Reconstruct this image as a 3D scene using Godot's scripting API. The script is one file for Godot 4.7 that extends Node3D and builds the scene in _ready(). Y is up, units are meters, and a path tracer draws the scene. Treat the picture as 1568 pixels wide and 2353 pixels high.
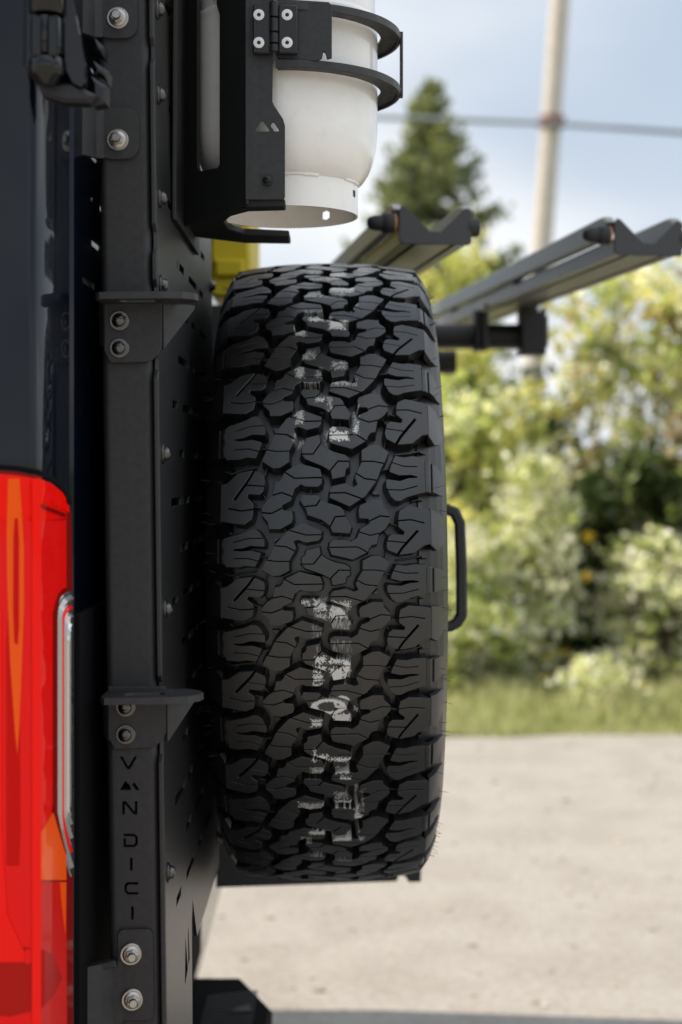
extends Node3D

# Units are metres, y up. The eye stands at (0, 1.25, 0) and looks along -z.
const F := 3600.0            # focal length in the pixels of a 1568 x 2353 picture
var M := {}
var rng := RandomNumberGenerator.new()
var names := {}


# ------------------------------------------------------------------ mesh builder
class MB:
	var v := PackedVector3Array()
	var n := PackedVector3Array()
	var uv := PackedVector2Array()
	var xf := Transform3D()

	func tri(a: Vector3, b: Vector3, c: Vector3, na: Vector3, nb: Vector3, nc: Vector3, ua := Vector2.ZERO, ub := Vector2.ZERO, uc := Vector2.ZERO) -> void:
		var g := (b - a).cross(c - a)
		if g.length_squared() < 1e-18:
			return
		if g.dot(na + nb + nc) > 0.0:
			var t := b; b = c; c = t
			t = nb; nb = nc; nc = t
			var tu := ub; ub = uc; uc = tu
		v.append(xf * a); v.append(xf * b); v.append(xf * c)
		n.append((xf.basis * na).normalized()); n.append((xf.basis * nb).normalized()); n.append((xf.basis * nc).normalized())
		uv.append(ua); uv.append(ub); uv.append(uc)

	func flat(a: Vector3, b: Vector3, c: Vector3, out: Vector3) -> void:
		var g := (b - a).cross(c - a).normalized()
		if g.dot(out) < 0.0:
			g = -g
		tri(a, b, c, g, g, g)

	func quad(a: Vector3, b: Vector3, c: Vector3, d: Vector3, out: Vector3) -> void:
		flat(a, b, c, out)
		flat(a, c, d, out)

	static func ccw(poly: PackedVector2Array) -> PackedVector2Array:
		var p := poly.duplicate()
		if Geometry2D.is_polygon_clockwise(p):
			p.reverse()
		return p

	# polygon moved inwards by d (outwards when negative), the same number of corners
	static func inset(p: PackedVector2Array, d: float) -> PackedVector2Array:
		var r := PackedVector2Array()
		var k := p.size()
		for i in k:
			var a := p[(i + k - 1) % k]
			var b := p[i]
			var c := p[(i + 1) % k]
			var e1 := (b - a).normalized()
			var e2 := (c - b).normalized()
			var n1 := Vector2(-e1.y, e1.x)
			var n2 := Vector2(-e2.y, e2.x)
			var m := (n1 + n2)
			var l := m.length()
			if l < 0.2:
				m = n1
				l = 1.0
			m /= l
			var s := minf(1.0 / maxf(m.dot(n1), 0.35), 2.0)
			r.append(b + m * d * s)
		return r

	# polygon in x, y given a thickness from z0 to z1, edges chamfered by bev
	func prism(poly: PackedVector2Array, z0: float, z1: float, bev := 0.0) -> void:
		var p := ccw(poly)
		var q := inset(p, bev) if bev > 0.0 else p
		var t := Geometry2D.triangulate_polygon(q)
		if t.is_empty():
			q = p
			t = Geometry2D.triangulate_polygon(q)
		for i in range(0, t.size(), 3):
			for s in 2:
				var z := z1 if s == 0 else z0
				var o := Vector3(0, 0, 1.0 if s == 0 else -1.0)
				tri(Vector3(q[t[i]].x, q[t[i]].y, z), Vector3(q[t[i + 1]].x, q[t[i + 1]].y, z), Vector3(q[t[i + 2]].x, q[t[i + 2]].y, z), o, o, o)
		var k := p.size()
		for i in k:
			var j := (i + 1) % k
			var e := (p[j] - p[i]).normalized()
			var o := Vector3(e.y, -e.x, 0)
			# soften normals along gentle bends
			var ep := (p[i] - p[(i + k - 1) % k]).normalized()
			var en := (p[(j + 1) % k] - p[j]).normalized()
			var oa := o
			var ob := o
			if ep.dot(e) > 0.82:
				oa = (o + Vector3(ep.y, -ep.x, 0)).normalized()
			if en.dot(e) > 0.82:
				ob = (o + Vector3(en.y, -en.x, 0)).normalized()
			var a0 := Vector3(p[i].x, p[i].y, z0 + bev)
			var a1 := Vector3(p[i].x, p[i].y, z1 - bev)
			var b0 := Vector3(p[j].x, p[j].y, z0 + bev)
			var b1 := Vector3(p[j].x, p[j].y, z1 - bev)
			tri(a0, a1, b1, oa, oa, ob)
			tri(a0, b1, b0, oa, ob, ob)
			if bev > 0.0:
				for s in 2:
					var f := Vector3(0, 0, 1.0 if s == 0 else -1.0)
					var za := z1 if s == 0 else z0
					var c0 := Vector3(q[i].x, q[i].y, za)
					var c1 := Vector3(q[j].x, q[j].y, za)
					var d0 := a1 if s == 0 else a0
					var d1 := b1 if s == 0 else b0
					var na := (oa + f).normalized()
					var nb := (ob + f).normalized()
					tri(d0, c0, c1, na, na, nb)
					tri(d0, c1, d1, na, nb, nb)

	# profile of (radius, height) turned round the y axis
	func lathe(p: PackedVector2Array, segs := 32, a0 := 0.0, a1 := TAU) -> void:
		var k := p.size()
		var sn := []
		for i in k - 1:
			var e := (p[i + 1] - p[i]).normalized()
			sn.append(Vector2(e.y, -e.x))
		for i in k - 1:
			var n0: Vector2 = sn[i]
			var n1: Vector2 = sn[i]
			if i > 0 and n0.dot(sn[i - 1]) > 0.75:
				n0 = (n0 + sn[i - 1]).normalized()
			if i < k - 2 and n1.dot(sn[i + 1]) > 0.75:
				n1 = (n1 + sn[i + 1]).normalized()
			for s in segs:
				var t0 := a0 + (a1 - a0) * s / segs
				var t1 := a0 + (a1 - a0) * (s + 1) / segs
				var c0 := Vector3(cos(t0), 0, sin(t0))
				var c1 := Vector3(cos(t1), 0, sin(t1))
				var y0 := Vector3(0, p[i].y, 0)
				var y1 := Vector3(0, p[i + 1].y, 0)
				var A := c0 * p[i].x + y0
				var B := c1 * p[i].x + y0
				var C := c1 * p[i + 1].x + y1
				var D := c0 * p[i + 1].x + y1
				var nA := c0 * n0.x + Vector3(0, n0.y, 0)
				var nB := c1 * n0.x + Vector3(0, n0.y, 0)
				var nC := c1 * n1.x + Vector3(0, n1.y, 0)
				var nD := c0 * n1.x + Vector3(0, n1.y, 0)
				tri(A, B, C, nA, nB, nC)
				tri(A, C, D, nA, nC, nD)

	func tube(pts: PackedVector3Array, r0: float, r1 := -1.0, segs := 8, caps := true) -> void:
		if r1 < 0.0:
			r1 = r0
		var k := pts.size()
		var up := Vector3(0.31, 0.87, 0.39)
		var rings := []
		var dirs := []
		for i in k:
			var d := (pts[mini(i + 1, k - 1)] - pts[maxi(i - 1, 0)]).normalized()
			var sx := up.cross(d).normalized()
			up = d.cross(sx).normalized()
			var ring := PackedVector3Array()
			for s in segs:
				var a := TAU * s / segs
				ring.append(sx * cos(a) + up * sin(a))
			rings.append(ring)
			dirs.append(d)
		for i in k - 1:
			var ra := lerpf(r0, r1, float(i) / (k - 1))
			var rb := lerpf(r0, r1, float(i + 1) / (k - 1))
			for s in segs:
				var t := (s + 1) % segs
				var n0: Vector3 = rings[i][s]
				var n1: Vector3 = rings[i][t]
				var n2: Vector3 = rings[i + 1][t]
				var n3: Vector3 = rings[i + 1][s]
				tri(pts[i] + n0 * ra, pts[i] + n1 * ra, pts[i + 1] + n2 * rb, n0, n1, n2)
				tri(pts[i] + n0 * ra, pts[i + 1] + n2 * rb, pts[i + 1] + n3 * rb, n0, n2, n3)
		if caps:
			for s in segs:
				var t := (s + 1) % segs
				flat(pts[0], pts[0] + rings[0][s] * r0, pts[0] + rings[0][t] * r0, -dirs[0])
				flat(pts[k - 1], pts[k - 1] + rings[k - 1][s] * r1, pts[k - 1] + rings[k - 1][t] * r1, dirs[k - 1])

	func box(c: Vector3, s: Vector3, bev := 0.001) -> void:
		var keep := xf
		xf = xf * Transform3D(Basis(), c)
		var h := s / 2.0
		prism(PackedVector2Array([Vector2(-h.x, -h.y), Vector2(h.x, -h.y), Vector2(h.x, h.y), Vector2(-h.x, h.y)]), -h.z, h.z, bev)
		xf = keep

	# a sheet bent along a line in plan (x, z), standing from y0 to y1
	func strip(plan: PackedVector2Array, half: float, y0: float, y1: float, bev := 0.0006) -> void:
		var ps := Geometry2D.offset_polyline(mm(plan), half * 1000.0, Geometry2D.JOIN_ROUND, Geometry2D.END_BUTT)
		var keep := xf
		xf = xf * Transform3D(Basis(Vector3(1, 0, 0), Vector3(0, 0, 1), Vector3(0, -1, 0)), Vector3.ZERO)
		for p in ps:
			if not Geometry2D.is_polygon_clockwise(p):
				prism(m(p), -y1, -y0, bev)
		xf = keep

	static func mm(p: PackedVector2Array) -> PackedVector2Array:
		var r := PackedVector2Array()
		for q in p:
			r.append(q * 1000.0)
		return r

	static func m(p: PackedVector2Array) -> PackedVector2Array:
		var r := PackedVector2Array()
		for q in p:
			r.append(q / 1000.0)
		return r

	func mesh() -> ArrayMesh:
		var arr := []
		arr.resize(Mesh.ARRAY_MAX)
		arr[Mesh.ARRAY_VERTEX] = v
		arr[Mesh.ARRAY_NORMAL] = n
		arr[Mesh.ARRAY_TEX_UV] = uv
		var am := ArrayMesh.new()
		am.add_surface_from_arrays(Mesh.PRIMITIVE_TRIANGLES, arr)
		return am


static func rrect(w: float, h: float, r: float, seg := 5) -> PackedVector2Array:
	var p := PackedVector2Array()
	var cs := [Vector2(w / 2 - r, h / 2 - r), Vector2(-w / 2 + r, h / 2 - r), Vector2(-w / 2 + r, -h / 2 + r), Vector2(w / 2 - r, -h / 2 + r)]
	for k in 4:
		for i in seg + 1:
			var a := PI / 2 * (k + float(i) / seg)
			p.append(cs[k] + Vector2(cos(a), sin(a)) * r)
	return p


static func ngon(k: int, r: float, a0 := 0.0) -> PackedVector2Array:
	var p := PackedVector2Array()
	for i in k:
		p.append(Vector2(cos(a0 + TAU * i / k), sin(a0 + TAU * i / k)) * r)
	return p


# ------------------------------------------------------------------ scene helpers
# where the thing seen at (px, py) of the picture stands when it is d metres in front of the eye
func P(px: float, py: float, d: float) -> Vector3:
	return Vector3((px - 784.0) * d / F, 1.25 - (py - 1080.0) * d / F, -d)


func numbered(called: String) -> String:
	if not names.has(called):
		names[called] = 0
		return called
	names[called] += 1
	return "%s_%03d" % [called, names[called]]


func thing(called: String, label: String, category: String, at := Vector3.ZERO, group := "") -> Node3D:
	var o := Node3D.new()
	o.name = numbered(called)
	add_child(o, true)
	o.position = at
	tag(o, label, category, group)
	return o


func tag(o: Node, label: String, category: String, group := "") -> void:
	o.set_meta("label", label)
	o.set_meta("category", category)
	if group != "":
		o.set_meta("group", group)


func obj(called: String, mb: MB, mat: Material, parent: Node = self) -> MeshInstance3D:
	return put(called, mb.mesh(), mat, parent)


func put(called: String, mesh: Mesh, mat: Material, parent: Node = self) -> MeshInstance3D:
	var o := MeshInstance3D.new()
	var nm := called
	if parent == self:
		nm = numbered(called)
	else:
		var i := 0
		while parent.has_node(NodePath(nm)):
			i += 1
			nm = "%s_%03d" % [called, i]
	o.name = nm
	o.mesh = mesh
	o.material_override = mat
	parent.add_child(o, true)
	return o


func struct(called: String, mesh: Mesh, mat: Material) -> MeshInstance3D:
	var o := put(called, mesh, mat)
	o.set_meta("kind", "structure")
	return o


# a plate with holes: polygon in x, y; front at z = 0, body towards -z
func cut_plate(called: String, outer: PackedVector2Array, holes: Array, thick: float, mat: Material, parent: Node, xf: Transform3D) -> CSGCombiner3D:
	var c := CSGCombiner3D.new()
	var nm := called
	var i := 0
	while parent.has_node(NodePath(nm)):
		i += 1
		nm = "%s_%03d" % [called, i]
	c.name = nm
	parent.add_child(c, true)
	c.transform = xf
	var o := CSGPolygon3D.new()
	o.name = "sheet"
	o.polygon = MB.ccw(outer)
	o.depth = thick
	o.material = mat
	c.add_child(o, true)
	for h in holes:
		var q := CSGPolygon3D.new()
		q.name = "hole"
		q.operation = CSGShape3D.OPERATION_SUBTRACTION
		q.polygon = MB.ccw(h)
		q.depth = thick + 0.01
		q.position.z = 0.005
		q.material = mat
		c.add_child(q, true)
	return c


func V2(a: Array) -> PackedVector2Array:
	var p := PackedVector2Array()
	for i in range(0, a.size(), 2):
		p.append(Vector2(a[i], a[i + 1]))
	return p


# ------------------------------------------------------------------ materials
func noise_tex(freq: float, size := 256, normal := false, bump := 4.0, octaves := 3, ramp: Gradient = null, kind := FastNoiseLite.TYPE_SIMPLEX_SMOOTH, sd := 1) -> NoiseTexture2D:
	var t := NoiseTexture2D.new()
	t.width = size
	t.height = size
	t.seamless = true
	var nz := FastNoiseLite.new()
	nz.seed = sd
	nz.noise_type = kind
	nz.frequency = freq
	nz.fractal_octaves = octaves
	t.noise = nz
	t.as_normal_map = normal
	t.bump_strength = bump
	if ramp:
		t.color_ramp = ramp
	return t


func ramp(cols: Array, offs: Array) -> Gradient:
	var g := Gradient.new()
	g.offsets = PackedFloat32Array(offs)
	var c := PackedColorArray()
	for x in cols:
		c.append((x as Color).linear_to_srgb())
	g.colors = c
	return g


func lin(r: float, g: float, b: float, a := 1.0) -> Color:
	var c := Color(r, g, b).linear_to_srgb()
	c.a = a
	return c


func mat(called: String, col: Color, rough: float, metal := 0.0, more := {}) -> StandardMaterial3D:
	var m := StandardMaterial3D.new()
	m.resource_name = called
	m.albedo_color = col
	m.roughness = rough
	m.metallic = metal
	for k in more:
		m.set(k, more[k])
	M[called] = m
	return m


func tri_map(m: StandardMaterial3D, scale: float) -> void:
	m.uv1_triplanar = true
	m.uv1_scale = Vector3.ONE * scale


func materials() -> void:
	var fine := noise_tex(0.12, 256, true, 5.0, 3)
	var grain := noise_tex(0.35, 256, true, 3.0, 2)
	var powder := mat("powder_coat", lin(0.034, 0.0345, 0.036), 0.52, 0.0, {"metallic_specular": 0.55, "normal_enabled": true, "normal_texture": grain, "normal_scale": 0.55})
	tri_map(powder, 22.0)
	powder.roughness_texture = noise_tex(0.02, 256, false, 1.0, 4, ramp([Color(0.2, 0.2, 0.2), Color(0.75, 0.75, 0.75)], [0.0, 1.0]), FastNoiseLite.TYPE_SIMPLEX_SMOOTH, 4)
	powder.roughness = 0.75
	powder.albedo_texture = noise_tex(0.11, 512, false, 1.0, 3, ramp([Color(0.40, 0.40, 0.40), Color(0.50, 0.50, 0.50), Color(0.54, 0.54, 0.54), Color(1.0, 0.98, 0.94)], [0.2, 0.6, 0.86, 0.97]), FastNoiseLite.TYPE_SIMPLEX, 44)
	var black := mat("powder_black", lin(0.010, 0.0105, 0.011), 0.5, 0.0, {"normal_enabled": true, "normal_texture": grain, "normal_scale": 0.4})
	tri_map(black, 20.0)
	var pc := mat("panel_coat", lin(0.008, 0.0083, 0.009), 0.36, 0.0, {"metallic_specular": 0.6, "normal_enabled": true, "normal_texture": grain, "normal_scale": 0.25})
	tri_map(pc, 22.0)
	mat("gloss_black", lin(0.004, 0.004, 0.0045), 0.1, 0.0, {"metallic_specular": 0.4, "clearcoat_enabled": true, "clearcoat": 0.3, "clearcoat_roughness": 0.05})
	var paint := mat("van_paint", lin(0.001, 0.003, 0.008), 0.3, 0.0, {"metallic_specular": 0.15, "clearcoat_enabled": true, "clearcoat": 0.65, "clearcoat_roughness": 0.02})
	paint.normal_enabled = true
	paint.normal_texture = noise_tex(0.012, 256, true, 2.0, 2, null, FastNoiseLite.TYPE_SIMPLEX_SMOOTH, 9)
	paint.normal_scale = 0.05
	tri_map(paint, 2.0)
	var steel := mat("steel", lin(0.42, 0.40, 0.37), 0.3, 1.0, {"normal_enabled": true, "normal_texture": fine, "normal_scale": 0.25})
	tri_map(steel, 30.0)
	mat("dark_steel", lin(0.12, 0.115, 0.11), 0.26, 1.0)
	var white := mat("white_enamel", lin(0.90, 0.885, 0.85), 0.2, 0.0, {"clearcoat_enabled": true, "clearcoat": 0.4, "clearcoat_roughness": 0.1})
	white.albedo_texture = noise_tex(0.015, 512, false, 1.0, 5, ramp([Color(0.93, 0.92, 0.9), Color(1, 1, 1), Color(1, 1, 1)], [0.0, 0.35, 1.0]), FastNoiseLite.TYPE_SIMPLEX_SMOOTH, 12)
	white.normal_enabled = true
	white.normal_texture = noise_tex(0.02, 256, true, 2.0, 3, null, FastNoiseLite.TYPE_SIMPLEX_SMOOTH, 13)
	white.normal_scale = 0.03
	tri_map(white, 5.0)
	mat("white_print", lin(0.78, 0.78, 0.76), 0.5)
	mat("print_black", lin(0.03, 0.03, 0.03), 0.6)
	var alu := mat("anodised_aluminium", lin(0.145, 0.142, 0.128), 0.34, 0.6, {"normal_enabled": true, "normal_texture": grain, "normal_scale": 0.15})
	tri_map(alu, 25.0)
	var pl := mat("black_plastic", lin(0.010, 0.0105, 0.012), 0.42, 0.0, {"normal_enabled": true, "normal_texture": grain, "normal_scale": 0.3})
	tri_map(pl, 18.0)
	mat("dull_black", lin(0.005, 0.005, 0.006), 0.8, 0.0, {"metallic_specular": 0.2})
	mat("grey_plastic", lin(0.045, 0.045, 0.047), 0.5)
	mat("black_rubber", lin(0.02, 0.02, 0.021), 0.6)
	mat("orange_ring", lin(0.45, 0.19, 0.05), 0.35)
	mat("yellow_plastic", lin(0.66, 0.50, 0.01), 0.45)
	# lamp
	var ribs := Image.create(8, 64, false, Image.FORMAT_RGBA8)
	for y in 64:
		var hgt := 0.5 + 0.5 * cos(TAU * y / 16.0)
		for x in 8:
			ribs.set_pixel(x, y, Color(hgt, hgt, hgt))
	ribs.bump_map_to_normal_map(3.0)
	var rt := ImageTexture.create_from_image(ribs)
	mat("red_lens", lin(0.97, 0.004, 0.001), 0.16, 0.0, {"clearcoat_enabled": true, "metallic_specular": 0.25, "clearcoat": 0.22, "clearcoat_roughness": 0.02})
	mat("red_ribbed_lens", lin(0.92, 0.003, 0.001), 0.2, 0.0, {"clearcoat_enabled": true, "metallic_specular": 0.25, "clearcoat": 0.22, "clearcoat_roughness": 0.02, "normal_enabled": true, "normal_texture": rt, "normal_scale": 0.9})
	mat("red_lower_lens", lin(0.74, 0.003, 0.001), 0.2, 0.0, {"metallic_specular": 0.3, "clearcoat_enabled": true, "clearcoat": 0.25, "clearcoat_roughness": 0.02, "normal_enabled": true, "normal_texture": rt, "normal_scale": 0.9})  # darker copy of the ribbed red, lens shading put into the colour
	mat("bowl_shade_red", lin(0.44, 0.004, 0.002), 0.2, 0.0, {"metallic_specular": 0.3})  # dark red that carries the bowl's shading
	mat("painted_deep_red", lin(0.62, 0.003, 0.001), 0.2, 0.0, {"metallic_specular": 0.25})  # deep red for the painted shade band and the streak's dark core
	mat("dark_red_lens", lin(0.22, 0.002, 0.002), 0.15, 0.0, {"clearcoat_enabled": true, "metallic_specular": 0.25, "clearcoat": 0.22, "clearcoat_roughness": 0.02})
	mat("orange_reflection", lin(0.95, 0.095, 0.004), 0.16, 0.0, {"clearcoat_enabled": true, "metallic_specular": 0.25, "clearcoat": 0.22, "clearcoat_roughness": 0.02})  # orange of the reflections painted on the red lens
	mat("chrome_rib", lin(0.62, 0.60, 0.57), 0.16, 0.9)
	mat("clear_rib", lin(0.42, 0.40, 0.38), 0.12, 0.4, {"clearcoat_enabled": true, "clearcoat": 1.0, "clearcoat_roughness": 0.02})
	mat("smoke_lens", lin(0.03, 0.03, 0.032), 0.1, 0.0, {"clearcoat_enabled": true, "clearcoat": 1.0, "clearcoat_roughness": 0.02})
	# setting
	var gr := mat("gravel", Color.WHITE, 0.95)
	gr.albedo_texture = noise_tex(0.06, 512, false, 1.0, 5, ramp([Color(0.286, 0.266, 0.240), Color(0.312, 0.293, 0.267), Color(0.338, 0.321, 0.297)], [0.15, 0.5, 0.9]), FastNoiseLite.TYPE_SIMPLEX, 21)
	gr.normal_enabled = true
	gr.normal_texture = noise_tex(0.09, 512, true, 6.0, 4, null, FastNoiseLite.TYPE_SIMPLEX, 22)
	gr.normal_scale = 0.10
	gr.uv1_triplanar = true
	gr.uv1_world_triplanar = true
	gr.uv1_scale = Vector3.ONE * 0.7
	gr.detail_enabled = true
	gr.detail_blend_mode = BaseMaterial3D.BLEND_MODE_MUL
	gr.detail_albedo = noise_tex(0.008, 512, false, 1.0, 4, ramp([Color(0.90, 0.89, 0.88), Color(1, 1, 1)], [0.25, 0.65]), FastNoiseLite.TYPE_SIMPLEX_SMOOTH, 23)
	var gd := mat("ground_soil", Color.WHITE, 1.0)
	gd.albedo_texture = noise_tex(0.03, 256, false, 1.0, 5, ramp([Color(0.10, 0.10, 0.04), Color(0.17, 0.19, 0.07)], [0.2, 0.8]), FastNoiseLite.TYPE_SIMPLEX, 24)
	gd.uv1_triplanar = true
	gd.uv1_world_triplanar = true
	gd.uv1_scale = Vector3.ONE * 0.3
	mat("leaf", Color.WHITE, 0.34, 0.0, {"vertex_color_use_as_albedo": true, "backlight_enabled": true, "backlight": lin(0.92, 0.92, 0.60)})
	mat("needle", Color.WHITE, 0.6, 0.0, {"vertex_color_use_as_albedo": true, "backlight_enabled": true, "backlight": lin(0.6, 0.62, 0.25)})
	mat("grass_blade", Color.WHITE, 0.6, 0.0, {"vertex_color_use_as_albedo": true, "backlight_enabled": true, "backlight": lin(0.6, 0.62, 0.3)})
	mat("pebble", Color.WHITE, 0.9, 0.0, {"vertex_color_use_as_albedo": true})
	mat("bark", lin(0.10, 0.075, 0.055), 0.9)
	var wood := mat("weathered_wood", Color.WHITE, 0.85)
	wood.albedo_texture = noise_tex(0.03, 256, false, 1.0, 5, ramp([Color(0.48, 0.43, 0.38), Color(0.66, 0.61, 0.55)], [0.2, 0.8]), FastNoiseLite.TYPE_SIMPLEX, 31)
	wood.uv1_triplanar = true
	wood.uv1_scale = Vector3(3, 0.4, 3)
	mat("cable_sheath", lin(0.24, 0.27, 0.30), 0.6)
	mat("rust", lin(0.22, 0.08, 0.05), 0.8)
	mat("stem_green", lin(0.10, 0.14, 0.04), 0.7)
	mat("petal", lin(0.66, 0.46, 0.03), 0.6)


# ------------------------------------------------------------------ sky
func sky_image() -> ImageTexture:
	var w := 768
	var h := 384
	var im := Image.create(w, h, false, Image.FORMAT_RGBF)
	var nz := FastNoiseLite.new()
	nz.seed = 5
	nz.frequency = 1.0
	nz.fractal_octaves = 5
	nz.noise_type = FastNoiseLite.TYPE_SIMPLEX_SMOOTH
	var hor := Vector3(0.83, 0.865, 0.88)
	var zen := Vector3(0.14, 0.28, 0.50)
	var cl := Vector3(0.93, 0.94, 0.945)
	var sd := Vector3(-2.6, 2.7, -0.36).normalized()
	for y in h:
		var el := PI / 2 - PI * (y + 0.5) / h
		for x in w:
			var c: Vector3
			if el < 0.0:
				c = Vector3(0.36, 0.335, 0.29)
			else:
				var az := TAU * (x + 0.5) / w
				var d := Vector3(sin(az) * cos(el), sin(el), -cos(az) * cos(el))
				c = hor.lerp(zen, pow(d.y, 0.47))
				var q := Vector2(d.x, d.z) / (d.y + 0.22)
				var f := nz.get_noise_3d(q.x * 0.55, q.y * 0.55, 3.0) * 0.5 + 0.5
				f = smoothstep(0.40 - 0.30 * smoothstep(0.25, 0.6, d.y), 0.78, f)
				c = c.lerp(cl * lerpf(0.85, 1.75, 0.5 - 0.5 * d.dot(sd)) / 1.20 * (1.0 + 0.7 * smoothstep(0.25, 0.6, d.y)), f * 0.88)
			im.set_pixel(x, y, Color(c.x, c.y, c.z))
	return ImageTexture.create_from_image(im)


func _ready() -> void:
	rng.seed = 11
	var cam := Camera3D.new()
	cam.name = "camera"
	add_child(cam)
	cam.position = Vector3(0, 1.25, 0)
	var at := CameraAttributesPhysical.new()
	at.frustum_focal_length = 55.0
	at.frustum_focus_distance = 1.60
	at.frustum_near = 0.05
	at.frustum_far = 2000.0
	at.exposure_aperture = 4.0
	cam.attributes = at
	cam.keep_aspect = Camera3D.KEEP_HEIGHT
	cam.set_frustum(2353.0 / F * 0.05, Vector2(0, -(1176.5 - 1080.0) / F * 0.05), 0.05, 2000.0)
	cam.current = true

	var env := Environment.new()
	env.background_mode = Environment.BG_SKY
	env.tonemap_mode = Environment.TONE_MAPPER_LINEAR
	env.tonemap_exposure = 1.28
	env.sdfgi_enabled = true
	env.ssao_enabled = true
	env.ssil_enabled = true
	var sky := Sky.new()
	var sm := PanoramaSkyMaterial.new()
	sm.panorama = sky_image()
	sky.sky_material = sm
	env.sky = sky
	env.background_energy_multiplier = 0.90
	var we := WorldEnvironment.new()
	we.name = "world_environment"
	we.environment = env
	add_child(we)

	var sun := DirectionalLight3D.new()
	sun.name = "sun"
	add_child(sun)
	sun.look_at_from_position(Vector3.ZERO, Vector3(2.5, -2.8, 0.25), Vector3.UP)
	sun.light_energy = 1.6
	sun.light_angular_distance = 0.5
	sun.light_color = Color(1.0, 0.945, 0.865)
	sun.shadow_enabled = true

	materials()
	setting()
	van()
	rack()
	tank_holder()
	tank()
	spare_tire()
	bike_rack()
	rear_extras()
	plants()


# ------------------------------------------------------------------ setting
func setting() -> void:
	var g := PlaneMesh.new()
	g.size = Vector2(900, 900)
	struct("ground", g, M.ground_soil)
	var mb := MB.new()
	var nz := FastNoiseLite.new()
	nz.seed = 3
	nz.frequency = 0.9
	var k := 160
	for i in k:
		var x0 := -20.0 + 40.0 * i / k
		var x1 := -20.0 + 40.0 * (i + 1) / k
		var z0 := -7.4 + nz.get_noise_1d(x0) * 0.40
		var z1 := -7.4 + nz.get_noise_1d(x1) * 0.40
		mb.quad(Vector3(x0, 0.006, z0), Vector3(x1, 0.006, z1), Vector3(x1, 0.006, 25), Vector3(x0, 0.006, 25), Vector3.UP)
	struct("gravel_road", mb.mesh(), M.gravel)
	# loose stones
	var st := SphereMesh.new()
	st.radius = 0.5
	st.height = 0.7
	st.radial_segments = 7
	st.rings = 4
	var mm := MultiMesh.new()
	mm.transform_format = MultiMesh.TRANSFORM_3D
	mm.use_colors = true
	mm.mesh = st
	mm.instance_count = 2200
	for i in 2200:
		var r := 0.004 + 0.014 * pow(rng.randf(), 4.0)
		var p := Vector3(rng.randf_range(-2.5, 3.0), 0.006 + r * 0.1, -rng.randf_range(2.5, 7.5))
		mm.set_instance_transform(i, Transform3D(Basis(Vector3.UP, rng.randf() * TAU).scaled(Vector3(r * 2, r * 0.9, r * 1.7)), p))
		var b := rng.randf_range(0.22, 0.46)
		mm.set_instance_color(i, Color(b, b * 0.93, b * 0.82))
	multi("loose_gravel", mm, M.pebble, self, true)


func multi(called: String, mm: MultiMesh, m: Material, parent: Node, stuff := false) -> MultiMeshInstance3D:
	var o := MultiMeshInstance3D.new()
	o.name = called if parent != self else numbered(called)
	o.multimesh = mm
	o.material_override = m
	parent.add_child(o, true)
	if stuff:
		o.set_meta("kind", "stuff")
	if parent == self:
		if called == "loose_gravel":
			tag(o, "small pale loose stones scattered over the beige gravel road", "gravel")
	return o


# ------------------------------------------------------------------ van
# the body in plan: s runs along the skin, 0 at the rear corner crease, negative along the side
func skin(s: float, y: float, out := 0.0) -> Vector3:
	if s < 0.0:
		return Vector3(-0.2562 + s, y, -1.310 + out + s * -0.02)
	return Vector3(-0.2562 + s * 0.190 + out * 0.982, y, -1.310 - s * 0.982 + out * 0.190)


func skin_n(s: float) -> Vector3:
	var a := Vector3(0.02, 0, 1).normalized()
	var b := Vector3(0.982, 0, 0.190).normalized()
	var t := clampf((s + 0.004) / 0.008, 0.0, 1.0)
	return a.slerp(b, t)


# a patch of lamp skin: outline in (s, py) where py is the picture row there
func skin_y(s: float, py: float) -> float:
	return 1.25 - (py - 1080.0) * (1.31 + 0.982 * maxf(s, 0.0)) / F


func skin_s(px: float) -> float:
	return (px - 80.0) * 1.31 / F if px < 80.0 else (px - 80.0) / 1000.0


func skin_tri(mb: MB, a: Vector2, b: Vector2, c: Vector2, out: float, depth := 0) -> void:
	var l := [a.distance_to(b), b.distance_to(c), c.distance_to(a)]
	var mx: float = maxf(l[0], maxf(l[1], l[2]))
	if depth < 14 and mx > 22.0 and minf(a.x, minf(b.x, c.x)) < 14.0 and maxf(a.x, maxf(b.x, c.x)) > -14.0:
		if l[0] == mx:
			skin_tri(mb, a, (a + b) / 2, c, out, depth + 1)
			skin_tri(mb, (a + b) / 2, b, c, out, depth + 1)
		elif l[1] == mx:
			skin_tri(mb, a, b, (b + c) / 2, out, depth + 1)
			skin_tri(mb, a, (b + c) / 2, c, out, depth + 1)
		else:
			skin_tri(mb, a, b, (c + a) / 2, out, depth + 1)
			skin_tri(mb, (c + a) / 2, b, c, out, depth + 1)
		return
	var rib := 8.8
	mb.tri(skin(a.x / 1000, a.y / 1000, out), skin(b.x / 1000, b.y / 1000, out), skin(c.x / 1000, c.y / 1000, out), skin_n(a.x / 1000), skin_n(b.x / 1000), skin_n(c.x / 1000), Vector2(a.x / 20, a.y / rib), Vector2(b.x / 20, b.y / rib), Vector2(c.x / 20, c.y / rib))


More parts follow.
